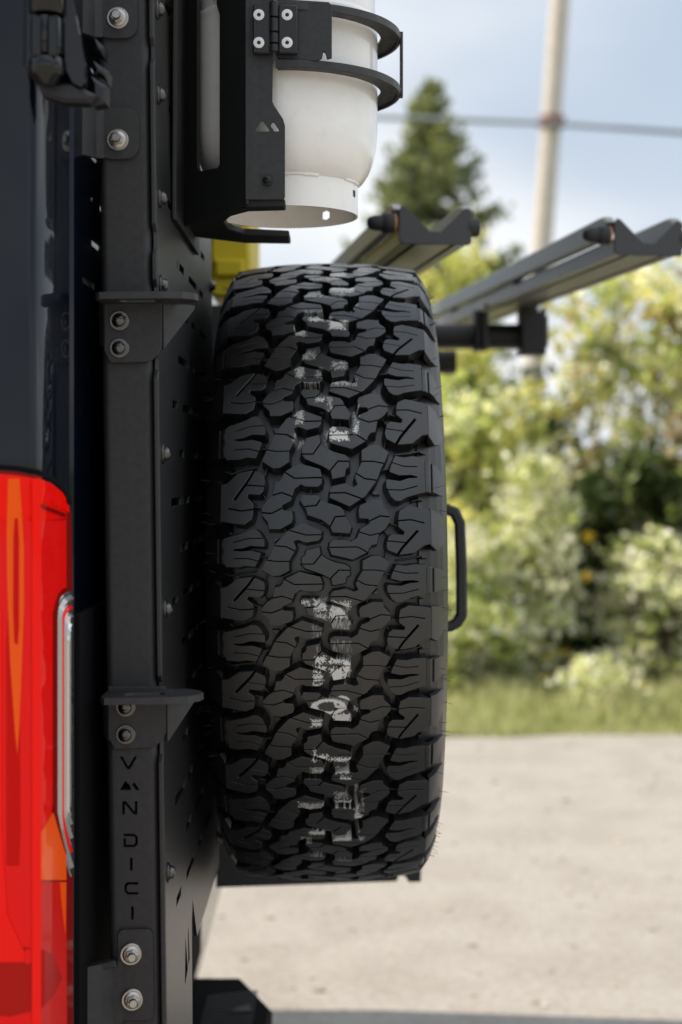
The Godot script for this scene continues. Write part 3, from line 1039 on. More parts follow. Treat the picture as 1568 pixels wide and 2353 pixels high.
func tank_holder() -> void:
	var t := thing("gas_bottle_holder", "black folded steel holder clasping the white gas bottle above the spare tire", "holder")
	# front facet with twin peak cut-outs
	var px := func(a: Array, d: float) -> PackedVector2Array:
		var r := PackedVector2Array()
		for i in range(0, a.size(), 2):
			var q := P(a[i], a[i + 1], d)
			r.append(Vector2(q.x, q.y))
		return r
	var facet: PackedVector2Array = px.call([565, -160, 634, -160, 628, 90, 626, 232, 630, 242, 651, 274, 655, 288, 655, 452, 652, 458, 565, 458], 1.597)
	var h1: PackedVector2Array = px.call([588, 302, 586, 298, 600, 277, 604, 277, 620, 299, 618, 302], 1.597)
	var h2: PackedVector2Array = px.call([622, 289, 626, 280, 630, 281, 642, 299, 640, 302, 631, 302], 1.597)
	cut_plate("front_plate", facet, [h1, h2], 0.004, M.powder_coat, t, Transform3D(Basis(), Vector3(0, 0, -1.597)))
	# side plate, from the panel to the facet, with the long window
	var A := Vector3(-0.1735, 0, -1.682)
	var B := Vector3(-0.0970, 0, -1.600)
	var dirx := (B - A).normalized()
	var nrm := Vector3(-dirx.z, 0, dirx.x)
	if nrm.z < 0:
		nrm = -nrm
	var L := (B - A).length()
	var basis := Basis(dirx, Vector3.UP, dirx.cross(Vector3.UP))
	var yb := 1.521
	var side := V2([0, yb - 0.010, L * 0.62, yb - 0.004, L, yb + 0.001, L, 1.80, 0, 1.80])
	# the window: find where rays through the window's corners meet the plate
	var win := PackedVector2Array()
	for c in [[456, 392], [453, 384], [453, -60], [498, -60], [498, 10], [505, 34], [505, 378], [500, 386], [462, 393]]:
		var r := (P(c[0], c[1], 1.0) - Vector3(0, 1.25, 0))
		var o := Vector3(0, 1.25, 0) - A
		var k := -o.dot(basis.z) / r.dot(basis.z)
		var hit := o + r * k
		win.append(Vector2(hit.dot(dirx), hit.y))
	cut_plate("side_plate", side, [win], 0.004, M.powder_black, t, Transform3D(basis, A))
	# shelf under the bottle
	var mb := MB.new()
	mb.xf = Transform3D(Basis(Vector3(1, 0, 0), Vector3(0, 0, -1), Vector3(0, 1, 0)), Vector3(0, 0, 0))
	var shelf := V2([-0.172, 1.690, -0.0975, 1.606, -0.0573, 1.603, -0.0573, 1.628, -0.096, 1.634, -0.116, 1.664, -0.127, 1.705, -0.126, 1.755, -0.110, 1.796, -0.060, 1.812, -0.060, 1.868, -0.115, 1.862, -0.172, 1.810])
	mb.prism(shelf, 1.5195, 1.5272, 0.0012)
	obj("shelf", mb, M.powder_black, t)
	mb = MB.new()
	mb.prism(V2([-0.1725, 1.505, -0.1680, 1.505, -0.1665, 1.80, -0.171, 1.80]), -1.86, -1.595, 0.001)
	obj("back_plate", mb, M.powder_black, t)
	mb = MB.new()
	var q := P(614, 415, 1.597)
	add_button(mb, Transform3D(Basis(), Vector3(q.x, q.y, -1.5963)), 0.62)
	obj("bolt", mb, M.black_plastic, t)
	# hinge leaves with countersunk screws
	for leaf in [[581, 622, 10, 122], [640, 684, 10, 122]]:
		mb = MB.new()
		var a := P(leaf[0], leaf[3], 1.587)
		var b := P(leaf[1], leaf[2], 1.587)
		mb.xf = Transform3D(Basis(), Vector3((a.x + b.x) / 2, (a.y + b.y) / 2, -1.5925))
		mb.prism(rrect(b.x - a.x, b.y - a.y, 0.0012, 2), -0.0035, 0.0045, 0.0012)
		obj("hinge_leaf", mb, M.black_plastic, t)
		for y in [33, 97]:
			var cc := P((595 if leaf[0] < 600 else 660), y, 1.586)
			mb = MB.new()
			mb.xf = Transform3D(Basis(Vector3(1, 0, 0), Vector3(0, 0, 1), Vector3(0, -1, 0)), Vector3(cc.x, cc.y, -1.5878))
			mb.lathe(V2([0.0056, -0.0004, 0.0056, 0.0008, 0.0052, 0.0011, 0.0021, 0.0009, 0.0020, -0.0006, 0.0, -0.0007]), 24)
			obj("hinge_screw", mb, M.white_print, t)
	for k in [[2, 40], [41, 74], [75, 100], [101, 120]]:
		mb = MB.new()
		var y0 := P(0, k[1], 1.587).y + 0.0004
		var y1 := P(0, k[0], 1.587).y - 0.0004
		mb.xf = Transform3D(Basis(), Vector3(P(630, 0, 1.587).x, 0, -1.5875))
		mb.lathe(V2([0, y0, 0.0041, y0, 0.0047, y0 + 0.0006, 0.0047, y1 - 0.0006, 0.0041, y1, 0, y1]), 16)
		obj("hinge_knuckle", mb, M.black_plastic, t)
	# gate plate, hoops and upright
	mb = MB.new()
	mb.prism(px.call([634, -4, 756, 4, 763, 12, 763, 132, 752, 135, 748, 120, 743, 118, 740, 133, 730, 139, 640, 134, 634, 124], 1.597), -1.6020, -1.5978, 0.0006)
	obj("gate_plate", mb, M.powder_coat, t)
	for yy in [0.4735, 0.4145]:
		mb = MB.new()
		var ring := PackedVector2Array()
		var n := 40
		for i in n + 1:
			var a := lerpf(deg_to_rad(93), deg_to_rad(-88), float(i) / n)
			var ro := 0.1245
			var near := clampf(1.0 - absf(a) / 0.30, 0.0, 1.0)
			ring.append(Vector2(TANK.x + cos(a) * (ro + near * 0.002), TANK.z + sin(a) * (ro + near * 0.002)))
		for i in n + 1:
			var a := lerpf(deg_to_rad(-88), deg_to_rad(93), float(i) / n)
			ring.append(Vector2(TANK.x + cos(a) * 0.1035, TANK.z + sin(a) * 0.1035))
		mb.xf = Transform3D(Basis(Vector3(1, 0, 0), Vector3(0, 0, 1), Vector3(0, -1, 0)), Vector3(0, 1.25 + yy, 0))
		mb.prism(ring, -0.0022, 0.0022, 0.0006)
		# rolled lower lip
		mb.xf = Transform3D(Basis(), Vector3(TANK.x, 1.25 + yy, TANK.z))
		mb.lathe(V2([0.1245, -0.0045, 0.1252, -0.004, 0.1252, 0.0035, 0.1245, 0.004, 0.1215, 0.004, 0.1215, -0.0045, 0.1245, -0.0045]), 40, deg_to_rad(-88), deg_to_rad(93))
		obj("hoop", mb, M.powder_coat, t)
	mb = MB.new()
	mb.box(Vector3(TANK.x + 0.1262, 1.25 + 0.444, TANK.z + 0.002), Vector3(0.0032, 0.070, 0.014), 0.0008)
	obj("hoop_upright", mb, M.powder_coat, t)


func tank() -> void:
	var t := thing("gas_bottle", "white painted steel gas bottle held in the black holder", "gas bottle", TANK)
	var mb := MB.new()
	mb.lathe(V2([0.0, 0.306, 0.03, 0.305, 0.05, 0.304, 0.066, 0.3045, 0.0765, 0.3085, 0.084, 0.3150, 0.0900, 0.3235, 0.0950, 0.335, 0.0985, 0.352, 0.1000, 0.372, 0.1001, 0.42, 0.1001, 0.478, 0.0999, 0.4835, 0.1010, 0.4855, 0.1012, 0.488, 0.1004, 0.4905, 0.0975, 0.493, 0.0972, 0.56, 0.0965, 0.60, 0.088, 0.64, 0.06, 0.665, 0.0, 0.67]), 72)
	obj("shell", mb, M.white_enamel, t)
	# foot ring with drain holes: built from columns, holes left open
	mb = MB.new()
	var n := 180
	var y0 := 0.2775
	var y1 := 0.3105
	var ro := 0.0785
	var ri := 0.0762
	for i in n:
		var a0 := TAU * i / n
		var a1 := TAU * (i + 1) / n
		var am := (a0 + a1) / 2
		var spans := [[y0, y1]]
		# hole centres: angle measured from +x towards +z (the eye)
		for hole in [[-0.98, 0.2900, 0.066, 0.0052], [0.33, 0.2990, 0.05, 0.004]]:
			var da := absf(wrapf(am - hole[0], -PI, PI))
			if da < hole[2]:
				var hh: float = hole[3] * sqrt(maxf(0.0, 1.0 - pow(da / hole[2], 4.0)))
				spans = [[y0, hole[1] - hh], [hole[1] + hh, y1]]
		var c0 := Vector3(cos(a0), 0, sin(a0))
		var c1 := Vector3(cos(a1), 0, sin(a1))
		for s in spans:
			var lo := Vector3(0, s[0], 0)
			var hi := Vector3(0, s[1], 0)
			mb.tri(c0 * ro + lo, c1 * ro + lo, c1 * ro + hi, c0, c1, c1)
			mb.tri(c0 * ro + lo, c1 * ro + hi, c0 * ro + hi, c0, c1, c0)
			mb.tri(c0 * ri + lo, c1 * ri + lo, c1 * ri + hi, -c0, -c1, -c1)
			mb.tri(c0 * ri + lo, c1 * ri + hi, c0 * ri + hi, -c0, -c1, -c0)
			mb.quad(c0 * ro + lo, c1 * ro + lo, c1 * ri + lo, c0 * ri + lo, Vector3.DOWN)
			mb.quad(c0 * ro + hi, c1 * ro + hi, c1 * ri + hi, c0 * ri + hi, Vector3.UP)
	obj("foot_ring", mb, M.white_enamel, t)
	# weld beads
	mb = MB.new()
	for w in [[0.2, 0.62], [1.1, 1.75], [2.4, 2.9], [3.6, 4.2], [5.0, 5.5]]:
		var pts := PackedVector3Array()
		for i in 15:
			var a := lerpf(w[0], w[1], i / 14.0)
			pts.append(Vector3(cos(a) * 0.0790, 0.3112 + rng.randf_range(-0.0006, 0.0006), sin(a) * 0.0790))
		mb.tube(pts, 0.0022, 0.0018, 7)
	obj("weld_bead", mb, M.white_enamel, t)
	# printed label seen through the holder's window
	mb = MB.new()
	for i in 6:
		var yy := 0.505 - i * 0.0032
		for k in 5:
			if rng.randf() < 0.2:
				continue
			var a0 := 2.20 + k * 0.05 + rng.randf() * 0.01
			var a1 := a0 + rng.randf_range(0.02, 0.04)
			var r := 0.0982
			var v0 := Vector3(cos(a0), 0, sin(a0))
			var v1 := Vector3(cos(a1), 0, sin(a1))
			var u := Vector3(0, 0.0009, 0)
			var b := Vector3(0, yy + 0.012 * 0, 0)
			mb.tri(v0 * r + b, v1 * r + b, v1 * r + b + u, v0, v1, v1)
			mb.tri(v0 * r + b, v1 * r + b + u, v0 * r + b + u, v0, v1, v0)
	obj("printed_lines", mb, M.print_black, t)


# ------------------------------------------------------------------ spare tire
const R := 0.3935
var side_pts := V2([0.1120, 0.3835, 0.1205, 0.3720, 0.1285, 0.3535, 0.1340, 0.3320, 0.1362, 0.3080, 0.1345, 0.2820, 0.1275, 0.2540, 0.1140, 0.2290])
var side_s := PackedFloat32Array()
var knots := V2([-4, -1.32, -3, -1.026, -2, -0.7346, -1, -0.4326, 0, -0.1033, 1, 0.156, 2, 0.4173, 3, 0.706, 4, 1.0, 5, 1.3, 18, 4.9632])


func warp(t: float) -> float:
	var base := 0.0
	while t < -4.0:
		t += 22.0
		base -= TAU
	while t > 18.0:
		t -= 22.0
		base += TAU
	for i in knots.size() - 1:
		if t <= knots[i + 1].x:
			return base + lerpf(knots[i].y, knots[i + 1].y, (t - knots[i].x) / (knots[i + 1].x - knots[i].x))
	return base + knots[knots.size() - 1].y


# (x, r) of the tread and side skin at distance s across, and the way out of it
func prof(s: float) -> Array:
	var a := absf(s)
	var sg := signf(s)
	if a <= 0.112:
		var k := 0.0100
		var e := 2.4
		var r := R - k * pow(a / 0.112, e)
		var sl := -k * e * pow(a / 0.112, e - 1.0) / 0.112
		var n := Vector2(-sl, 1.0).normalized()
		return [Vector2(s, r), Vector2(n.x * sg, n.y)]
	var i := 0
	while i < side_s.size() - 2 and a > side_s[i + 1]:
		i += 1
	var f := (a - side_s[i]) / (side_s[i + 1] - side_s[i])
	var p := side_pts[i].lerp(side_pts[i + 1], f)
	var d0 := (side_pts[i + 1] - side_pts[i]).normalized()
	var d1 := d0
	var dm := d0
	if i > 0:
		dm = (d0 + (side_pts[i] - side_pts[i - 1]).normalized()).normalized()
	if i < side_pts.size() - 2:
		d1 = (d0 + (side_pts[i + 2] - side_pts[i + 1]).normalized()).normalized()
	var d := dm.lerp(d1, clampf(f, 0, 1)).normalized()
	var n2 := Vector2(-d.y, d.x)
	return [Vector2(p.x * sg, p.y), Vector2(n2.x * sg, n2.y)]


func tp(s: float, th: float, h: float) -> Vector3:
	var p := prof(s)
	var q: Vector2 = p[0] + p[1] * h
	return Vector3(q.x, -q.y * sin(th), q.y * cos(th))


func tn(s: float, th: float) -> Vector3:
	var n: Vector2 = prof(s)[1]
	return Vector3(n.x, -n.y * sin(th), n.y * cos(th))


func tuv(s: float, th: float) -> Vector2:
	th = wrapf(th, -PI, PI)
	return Vector2((s + 0.13) / 0.26, clampf((th + 1.5) / 3.0, 0.001, 0.999))


const VT := 110.0            # one pitch, in the millimetres that the tread polygons are drawn in


func split_tri(mb: MB, a: Vector2, b: Vector2, c: Vector2, k: float, h: float, lim: float, depth := 0) -> void:
	var l := [a.distance_to(b), b.distance_to(c), c.distance_to(a)]
	var mx: float = maxf(l[0], maxf(l[1], l[2]))
	if depth < 6 and mx > lim:
		if l[0] == mx:
			var m := (a + b) / 2
			split_tri(mb, a, m, c, k, h, lim, depth + 1)
			split_tri(mb, m, b, c, k, h, lim, depth + 1)
		elif l[1] == mx:
			var m := (b + c) / 2
			split_tri(mb, a, b, m, k, h, lim, depth + 1)
			split_tri(mb, a, m, c, k, h, lim, depth + 1)
		else:
			var m := (c + a) / 2
			split_tri(mb, a, b, m, k, h, lim, depth + 1)
			split_tri(mb, m, b, c, k, h, lim, depth + 1)
		return
	var t := [warp(a.y / VT + k), warp(b.y / VT + k), warp(c.y / VT + k)]
	mb.tri(tp(a.x / 1000, t[0], h), tp(b.x / 1000, t[1], h), tp(c.x / 1000, t[2], h), tn(a.x / 1000, t[0]), tn(b.x / 1000, t[1]), tn(c.x / 1000, t[2]), tuv(a.x / 1000, t[0]), tuv(b.x / 1000, t[1]), tuv(c.x / 1000, t[2]))


# one piece of tread: polygon in (across mm, along mm)
func tread_piece(mb: MB, poly: PackedVector2Array, k: float, top: float, base: float, lim := 40.0, flare := 1.1) -> void:
	var p := MB.ccw(poly)
	if p.size() < 3:
		return
	var bev := 0.55
	var q := MB.inset(p, bev)
	var w := MB.inset(p, -flare)
	var tr := Geometry2D.triangulate_polygon(q)
	if tr.is_empty():
		q = p
		tr = Geometry2D.triangulate_polygon(q)
	for i in range(0, tr.size(), 3):
		split_tri(mb, q[tr[i]], q[tr[i + 1]], q[tr[i + 2]], k, top, lim)
	var n := p.size()
	for i in n:
		var j := (i + 1) % n
		var cuts := maxi(1, int(ceil(p[i].distance_to(p[j]) / maxf(lim, 8.0))))
		for c in cuts:
			var f0 := float(c) / cuts
			var f1 := float(c + 1) / cuts
			var pts := []
			for e in [[q, 0.0], [p, 0.0006], [w, top - base]]:
				for f in [f0, f1]:
					var m: Vector2 = e[0][i].lerp(e[0][j], f)
					pts.append([m.x / 1000.0, warp(m.y / VT + k), top - e[1]])
			var A := tp(pts[0][0], pts[0][1], pts[0][2])
			var B := tp(pts[1][0], pts[1][1], pts[1][2])
			var C := tp(pts[2][0], pts[2][1], pts[2][2])
			var D := tp(pts[3][0], pts[3][1], pts[3][2])
			var E := tp(pts[4][0], pts[4][1], pts[4][2])
			var G := tp(pts[5][0], pts[5][1], pts[5][2])
			var up := tn(pts[2][0], pts[2][1])
			var nn := (D - C).cross(up).normalized()
			if nn.dot(E - A) < 0.0:
				nn = -nn
			var nb := (nn + up).normalized()
			var u0 := tuv(pts[2][0], pts[2][1])
			var u1 := tuv(pts[3][0], pts[3][1])
			mb.tri(A, B, D, up, up, nb, u0, u1, u1)
			mb.tri(A, D, C, up, nb, nb, u0, u1, u0)
			mb.tri(C, D, G, nn, nn, nn, u0, u1, u1)
			mb.tri(C, G, E, nn, nn, nn, u0, u1, u0)


func zmm(z: Array) -> PackedVector2Array:
	var p := PackedVector2Array()
	for i in range(0, z.size(), 2):
		p.append(Vector2(0.916 + z[i] * 0.08345, (z[i + 1] * 8.023e-4 - 0.239) * VT))
	return p


func flip(p: PackedVector2Array) -> PackedVector2Array:
	var r := PackedVector2Array()
	var c := (762.0 * 8.023e-4 - 0.239) * VT
	for q in p:
		r.append(Vector2(-q.x, 2.0 * c - q.y))
	return r


func sipe(z: Array, w: float, ext0: float, ext1: float) -> PackedVector2Array:
	var p := zmm(z)
	var n := p.size()
	p[0] += (p[0] - p[1]).normalized() * ext0
	p[n - 1] += (p[n - 1] - p[n - 2]).normalized() * ext1
	return Geometry2D.offset_polyline(p, w, Geometry2D.JOIN_MITER, Geometry2D.END_BUTT)[0]


func tread_cell() -> Array:
	# each: [outline, [sipes], extra side pieces]
	var S := 0.62
	var cell := []
	# shoulder lug with the slanting cut
	var lug_a := zmm([930, 95, 1030, 45, 1150, 55, 1325, 85, 1332, 480, 1240, 500, 1110, 600, 935, 622, 885, 607, 775, 560, 760, 500, 770, 440, 785, 388, 830, 355, 975, 365, 990, 325, 912, 266, 910, 200, 915, 150])
	cell.append([lug_a, [sipe([900, 205, 1070, 190, 1245, 222], S, 2, 0), sipe([755, 443, 1000, 465], S, 2, 1.0), sipe([1030, 475, 1105, 480, 1250, 408], S, 1.0, 0), sipe([900, 620, 960, 530, 1160, 305], 1.35, 4, 0)], true,
		[[112.6, 66, 122, 84, 138, 96, 150, 150, 150, 380, 138, 500, 124, 560, 112.6, 492]], 0.0])
	# shoulder lug with the forked groove
	var lug_b := zmm([885, 755, 1000, 770, 1100, 750, 1262, 755, 1265, 1137, 1150, 1165, 1020, 1200, 940, 1240, 880, 1240, 825, 1200, 790, 1137, 765, 1090, 765, 1030, 775, 1015, 940, 1030, 1050, 995, 1160, 988, 1168, 970, 1080, 955, 930, 965, 810, 930, 820, 890, 845, 830])
	cell.append([lug_b, [sipe([830, 825, 985, 865, 1165, 862], S, 2, 0), sipe([775, 1125, 965, 1125, 1165, 1075], S, 2, 0)], true,
		[[107.2, 786, 117.3, 790, 117.3, 1130, 107.2, 1136], [118.6, 800, 136, 820, 148, 870, 152, 970, 148, 1090, 136, 1120, 118.6, 1124]], -0.0022])
	# the two long intermediate blocks
	cell.append([zmm([405, 94, 425, 50, 570, -11, 710, -6, 722, 60, 800, 140, 805, 215, 740, 295, 665, 345, 635, 485, 570, 500, 535, 545, 520, 590, 330, 685, 60, 620, 30, 530, 40, 460, 85, 428, 250, 432, 305, 455, 385, 405, 412, 330, 430, 285, 545, 235, 530, 185, 415, 180]),
		[sipe([535, 212, 680, 155, 800, 165], S, 0.6, 2), sipe([405, 325, 550, 372, 670, 345], S, 2, 2), sipe([35, 527, 390, 522, 520, 595], S, 2, 2)], true, [], 0.0])
	cell.append([zmm([455, 700, 570, 640, 660, 635, 800, 715, 745, 830, 700, 900, 665, 985, 625, 1050, 490, 1200, 295, 1305, 40, 1212, 45, 1130, 80, 1088, 235, 1060, 345, 1100, 395, 1075, 365, 1000, 385, 940, 455, 825]),
		[sipe([455, 820, 610, 820, 740, 840], S, 2, 2), sipe([375, 950, 490, 1010, 635, 1025], S, 2, 2), sipe([45, 1163, 240, 1160, 440, 1220], S, 2, 2)], true, [], 0.0])
	# centre blocks
	cell.append([zmm([-91, 520, -261, 560, -271, 620, -316, 660, -316, 745, -271, 795, -151, 838, -61, 870, -11, 895, 55, 930, 75, 1015, 230, 988, 252, 905, 292, 885, 292, 790, 245, 752, 110, 722, 0, 675, -76, 620]),
		[sipe([-316, 740, -170, 740, -76, 625], S, 2, 2), sipe([50, 920, 150, 820, 292, 822], S, 2, 2)], false, [], 0.0])
	cell.append([zmm([-311, -66, -111, -61, -71, -10, 0, 15, 175, 62, 215, 95, 235, 150, 318, 272, 290, 345, 75, 332, 45, 262, -11, 225, -61, 195, -241, 145, -261, 84, -336, -11]),
		[sipe([-255, 55, -130, 45, -80, -15], S, 2, 2), sipe([45, 265, 110, 165, 240, 157], S, 2, 2)], false, [], 0.0])
	return cell


func rubber_texture() -> ImageTexture:
	var w := 512
	var h := 2048
	var im := Image.create(w, h, false, Image.FORMAT_RGBA8)
	var base := Color(0.0085, 0.0086, 0.009).linear_to_srgb()
	im.fill(base)
	var nz := FastNoiseLite.new()
	nz.seed = 8
	nz.frequency = 0.05
	nz.fractal_octaves = 4
	for y in h:
		for x in w:
			var f := 1.0 + 0.16 * nz.get_noise_2d(x * 0.8, y * 0.8)
			im.set_pixel(x, y, Color(base.r * f, base.g * f, base.b * f))
	# smeared white tread marking: strokes given in the pixels of three enlargements [scale, left, top]
	var A := [3.409, 1100.0, 2380.0]
	var B := [3.409, 1100.0, 2900.0]
	var C := [3.017, 1100.0, 1060.0]
	var strokes := [
		[A, 350, 185, 475, 235, 70], [A, 530, 170, 705, 320, 75], [A, 765, 200, 1035, 340, 70], [A, 750, 300, 1000, 430, 75], [A, 540, 360, 705, 470, 55], [A, 760, 430, 1030, 610, 38],
		[A, 510, 490, 650, 700, 26], [A, 555, 790, 630, 880, 25], [A, 770, 720, 1040, 900, 18], [A, 540, 950, 695, 1045, 92], [A, 520, 1085, 695, 1180, 88], [A, 745, 985, 1035, 1050, 92], [A, 925, 1000, 1035, 1310, 92],
		[A, 745, 1112, 930, 1310, 92], [A, 520, 1200, 665, 1290, 85], [A, 515, 1322, 660, 1368, 75], [A, 780, 1740, 1030, 1860, 80], [A, 490, 1820, 630, 1910, 85], [A, 1075, 1745, 1125, 1810, 85],
		[B, 500, 530, 710, 600, 95], [B, 740, 565, 1020, 620, 92], [B, 510, 450, 545, 630, 75], [B, 475, 700, 665, 785, 55], [B, 800, 700, 1000, 790, 75], [B, 465, 790, 660, 850, 60], [B, 870, 825, 1015, 862, 90],
		[B, 790, 1030, 970, 1130, 45], [B, 950, 990, 1110, 1030, 75], [B, 1060, 1040, 1130, 1370, 65], [B, 1060, 1345, 1160, 1392, 88], [B, 1140, 1010, 1195, 1330, 32], [B, 300, 1180, 660, 1270, 55], [B, 330, 1260, 435, 1350, 60],
		[B, 800, 1150, 1045, 1255, 70], [B, 440, 1560, 705, 1615, 80], [B, 750, 1640, 1010, 1700, 80], [B, 1030, 1540, 1120, 1600, 60], [B, 1110, 1650, 1180, 1700, 60], [B, 330, 1650, 460, 1740, 55], [B, 450, 1870, 640, 1920, 32], [B, 800, 1930, 1000, 1980, 32],
		[C, 400, 60, 560, 110, 45], [C, 650, 80, 870, 135, 75], [C, 450, 150, 590, 190, 45], [C, 610, 140, 770, 180, 45], [C, 660, 250, 970, 330, 80], [C, 350, 330, 590, 390, 55], [C, 610, 345, 860, 400, 55], [C, 320, 410, 380, 460, 40],
		[C, 930, 410, 1005, 490, 85], [C, 335, 545, 590, 640, 40], [C, 420, 640, 600, 690, 95], [C, 630, 620, 700, 700, 60], [C, 665, 680, 895, 790, 92], [C, 245, 700, 385, 870, 62], [C, 335, 1050, 500, 1170, 42], [C, 700, 1190, 880, 1290, 50],
		[C, 255, 1240, 365, 1390, 60], [C, 500, 1260, 580, 1390, 45], [C, 320, 1455, 545, 1505, 55], [C, 665, 1400, 1010, 1490, 50], [C, 500, 1640, 600, 1690, 75], [C, 640, 1635, 705, 1800, 45], [C, 255, 1700, 355, 1960, 62], [C, 350, 1740, 420, 1770, 70],
		[C, 965, 1720, 1025, 2090, 75], [C, 660, 1950, 745, 2060, 78], [C, 675, 2060, 905, 2170, 95], [C, 225, 2080, 370, 2200, 45], [C, 620, 1960, 655, 2190, 55]]
	var nb := FastNoiseLite.new()
	nb.seed = 17
	nb.frequency = 0.11
	nb.fractal_octaves = 4
	for s in strokes:
		paint(im, nb, s[0], s[1], s[2], s[3], s[4], s[5] / 100.0, 0)
	paint(im, nb, A, 475, 1530, 985, 1750, 0.92, 1)
	paint(im, nb, A, 790, 1488, 1032, 1690, 0.85, 1)
	return ImageTexture.create_from_image(im)


func src_theta(sy: float) -> float:
	var off := sy - 2303.0
	var th := off * 4.1 / 6267.0
	for i in 8:
		var s := clampf(off * (5.11 - cos(th)) / 6267.0, -0.999, 0.999)
		th = asin(s)
	return th


func paint(im: Image, nb: FastNoiseLite, o: Array, x0: float, y0: float, x1: float, y1: float, str: float, ring: int) -> void:
	var ta := src_theta(o[2] + y0 / o[0])
	var tb := src_theta(o[2] + y1 / o[0])
	var dep := (5.11 - cos((ta + tb) / 2)) / 4.11
	var ua: float = (o[1] + x0 / o[0] - 1306.5) * 0.2617e-3 * dep
	var ub: float = (o[1] + x1 / o[0] - 1306.5) * 0.2617e-3 * dep
	var px0: float = (ua + 0.13) / 0.26 * 512.0
	var px1: float = (ub + 0.13) / 0.26 * 512.0
	var py0 := (ta + 1.5) / 3.0 * 2048.0
	var py1 := (tb + 1.5) / 3.0 * 2048.0
	var white := Color(0.70, 0.69, 0.65)
	for y in range(int(py0) - 3, int(py1) + 4):
		for x in range(int(px0) - 3, int(px1) + 4):
			if x < 0 or y < 0 or x >= 512 or y >= 2048:
				continue
			var n := nb.get_noise_2d(x * 1.6, y * 1.6)
			var cov := 0.0
			if ring == 0:
				var d := minf(minf(x - px0, px1 - x), minf(y - py0, py1 - y)) + n * 9.0 - 0.6
				cov = clampf(d + 0.6, 0.0, 1.0)
			else:
				var ex: float = (x - (px0 + px1) / 2) / ((px1 - px0) / 2)
				var ey := (y - (py0 + py1) / 2) / ((py1 - py0) / 2)
				var rr := sqrt(ex * ex + ey * ey) + n * 0.12
				cov = clampf((1.0 - rr) * 10.0, 0, 1) * clampf((rr - 0.55) * 10.0, 0, 1)
			if cov <= 0.0:
				continue
			var worn := clampf(str * 1.3 + nb.get_noise_2d(x * 1.9 + 50.0, y * 0.5) * maxf(0.12, 1.0 - str) * 2.1, 0.0, 1.0)
			var k := cov * worn * minf(1.0, str * 0.9 + 0.08)
			var c := im.get_pixel(x, y).srgb_to_linear()
			im.set_pixel(x, y, c.lerp(white, clampf(k, 0, 1)).linear_to_srgb())


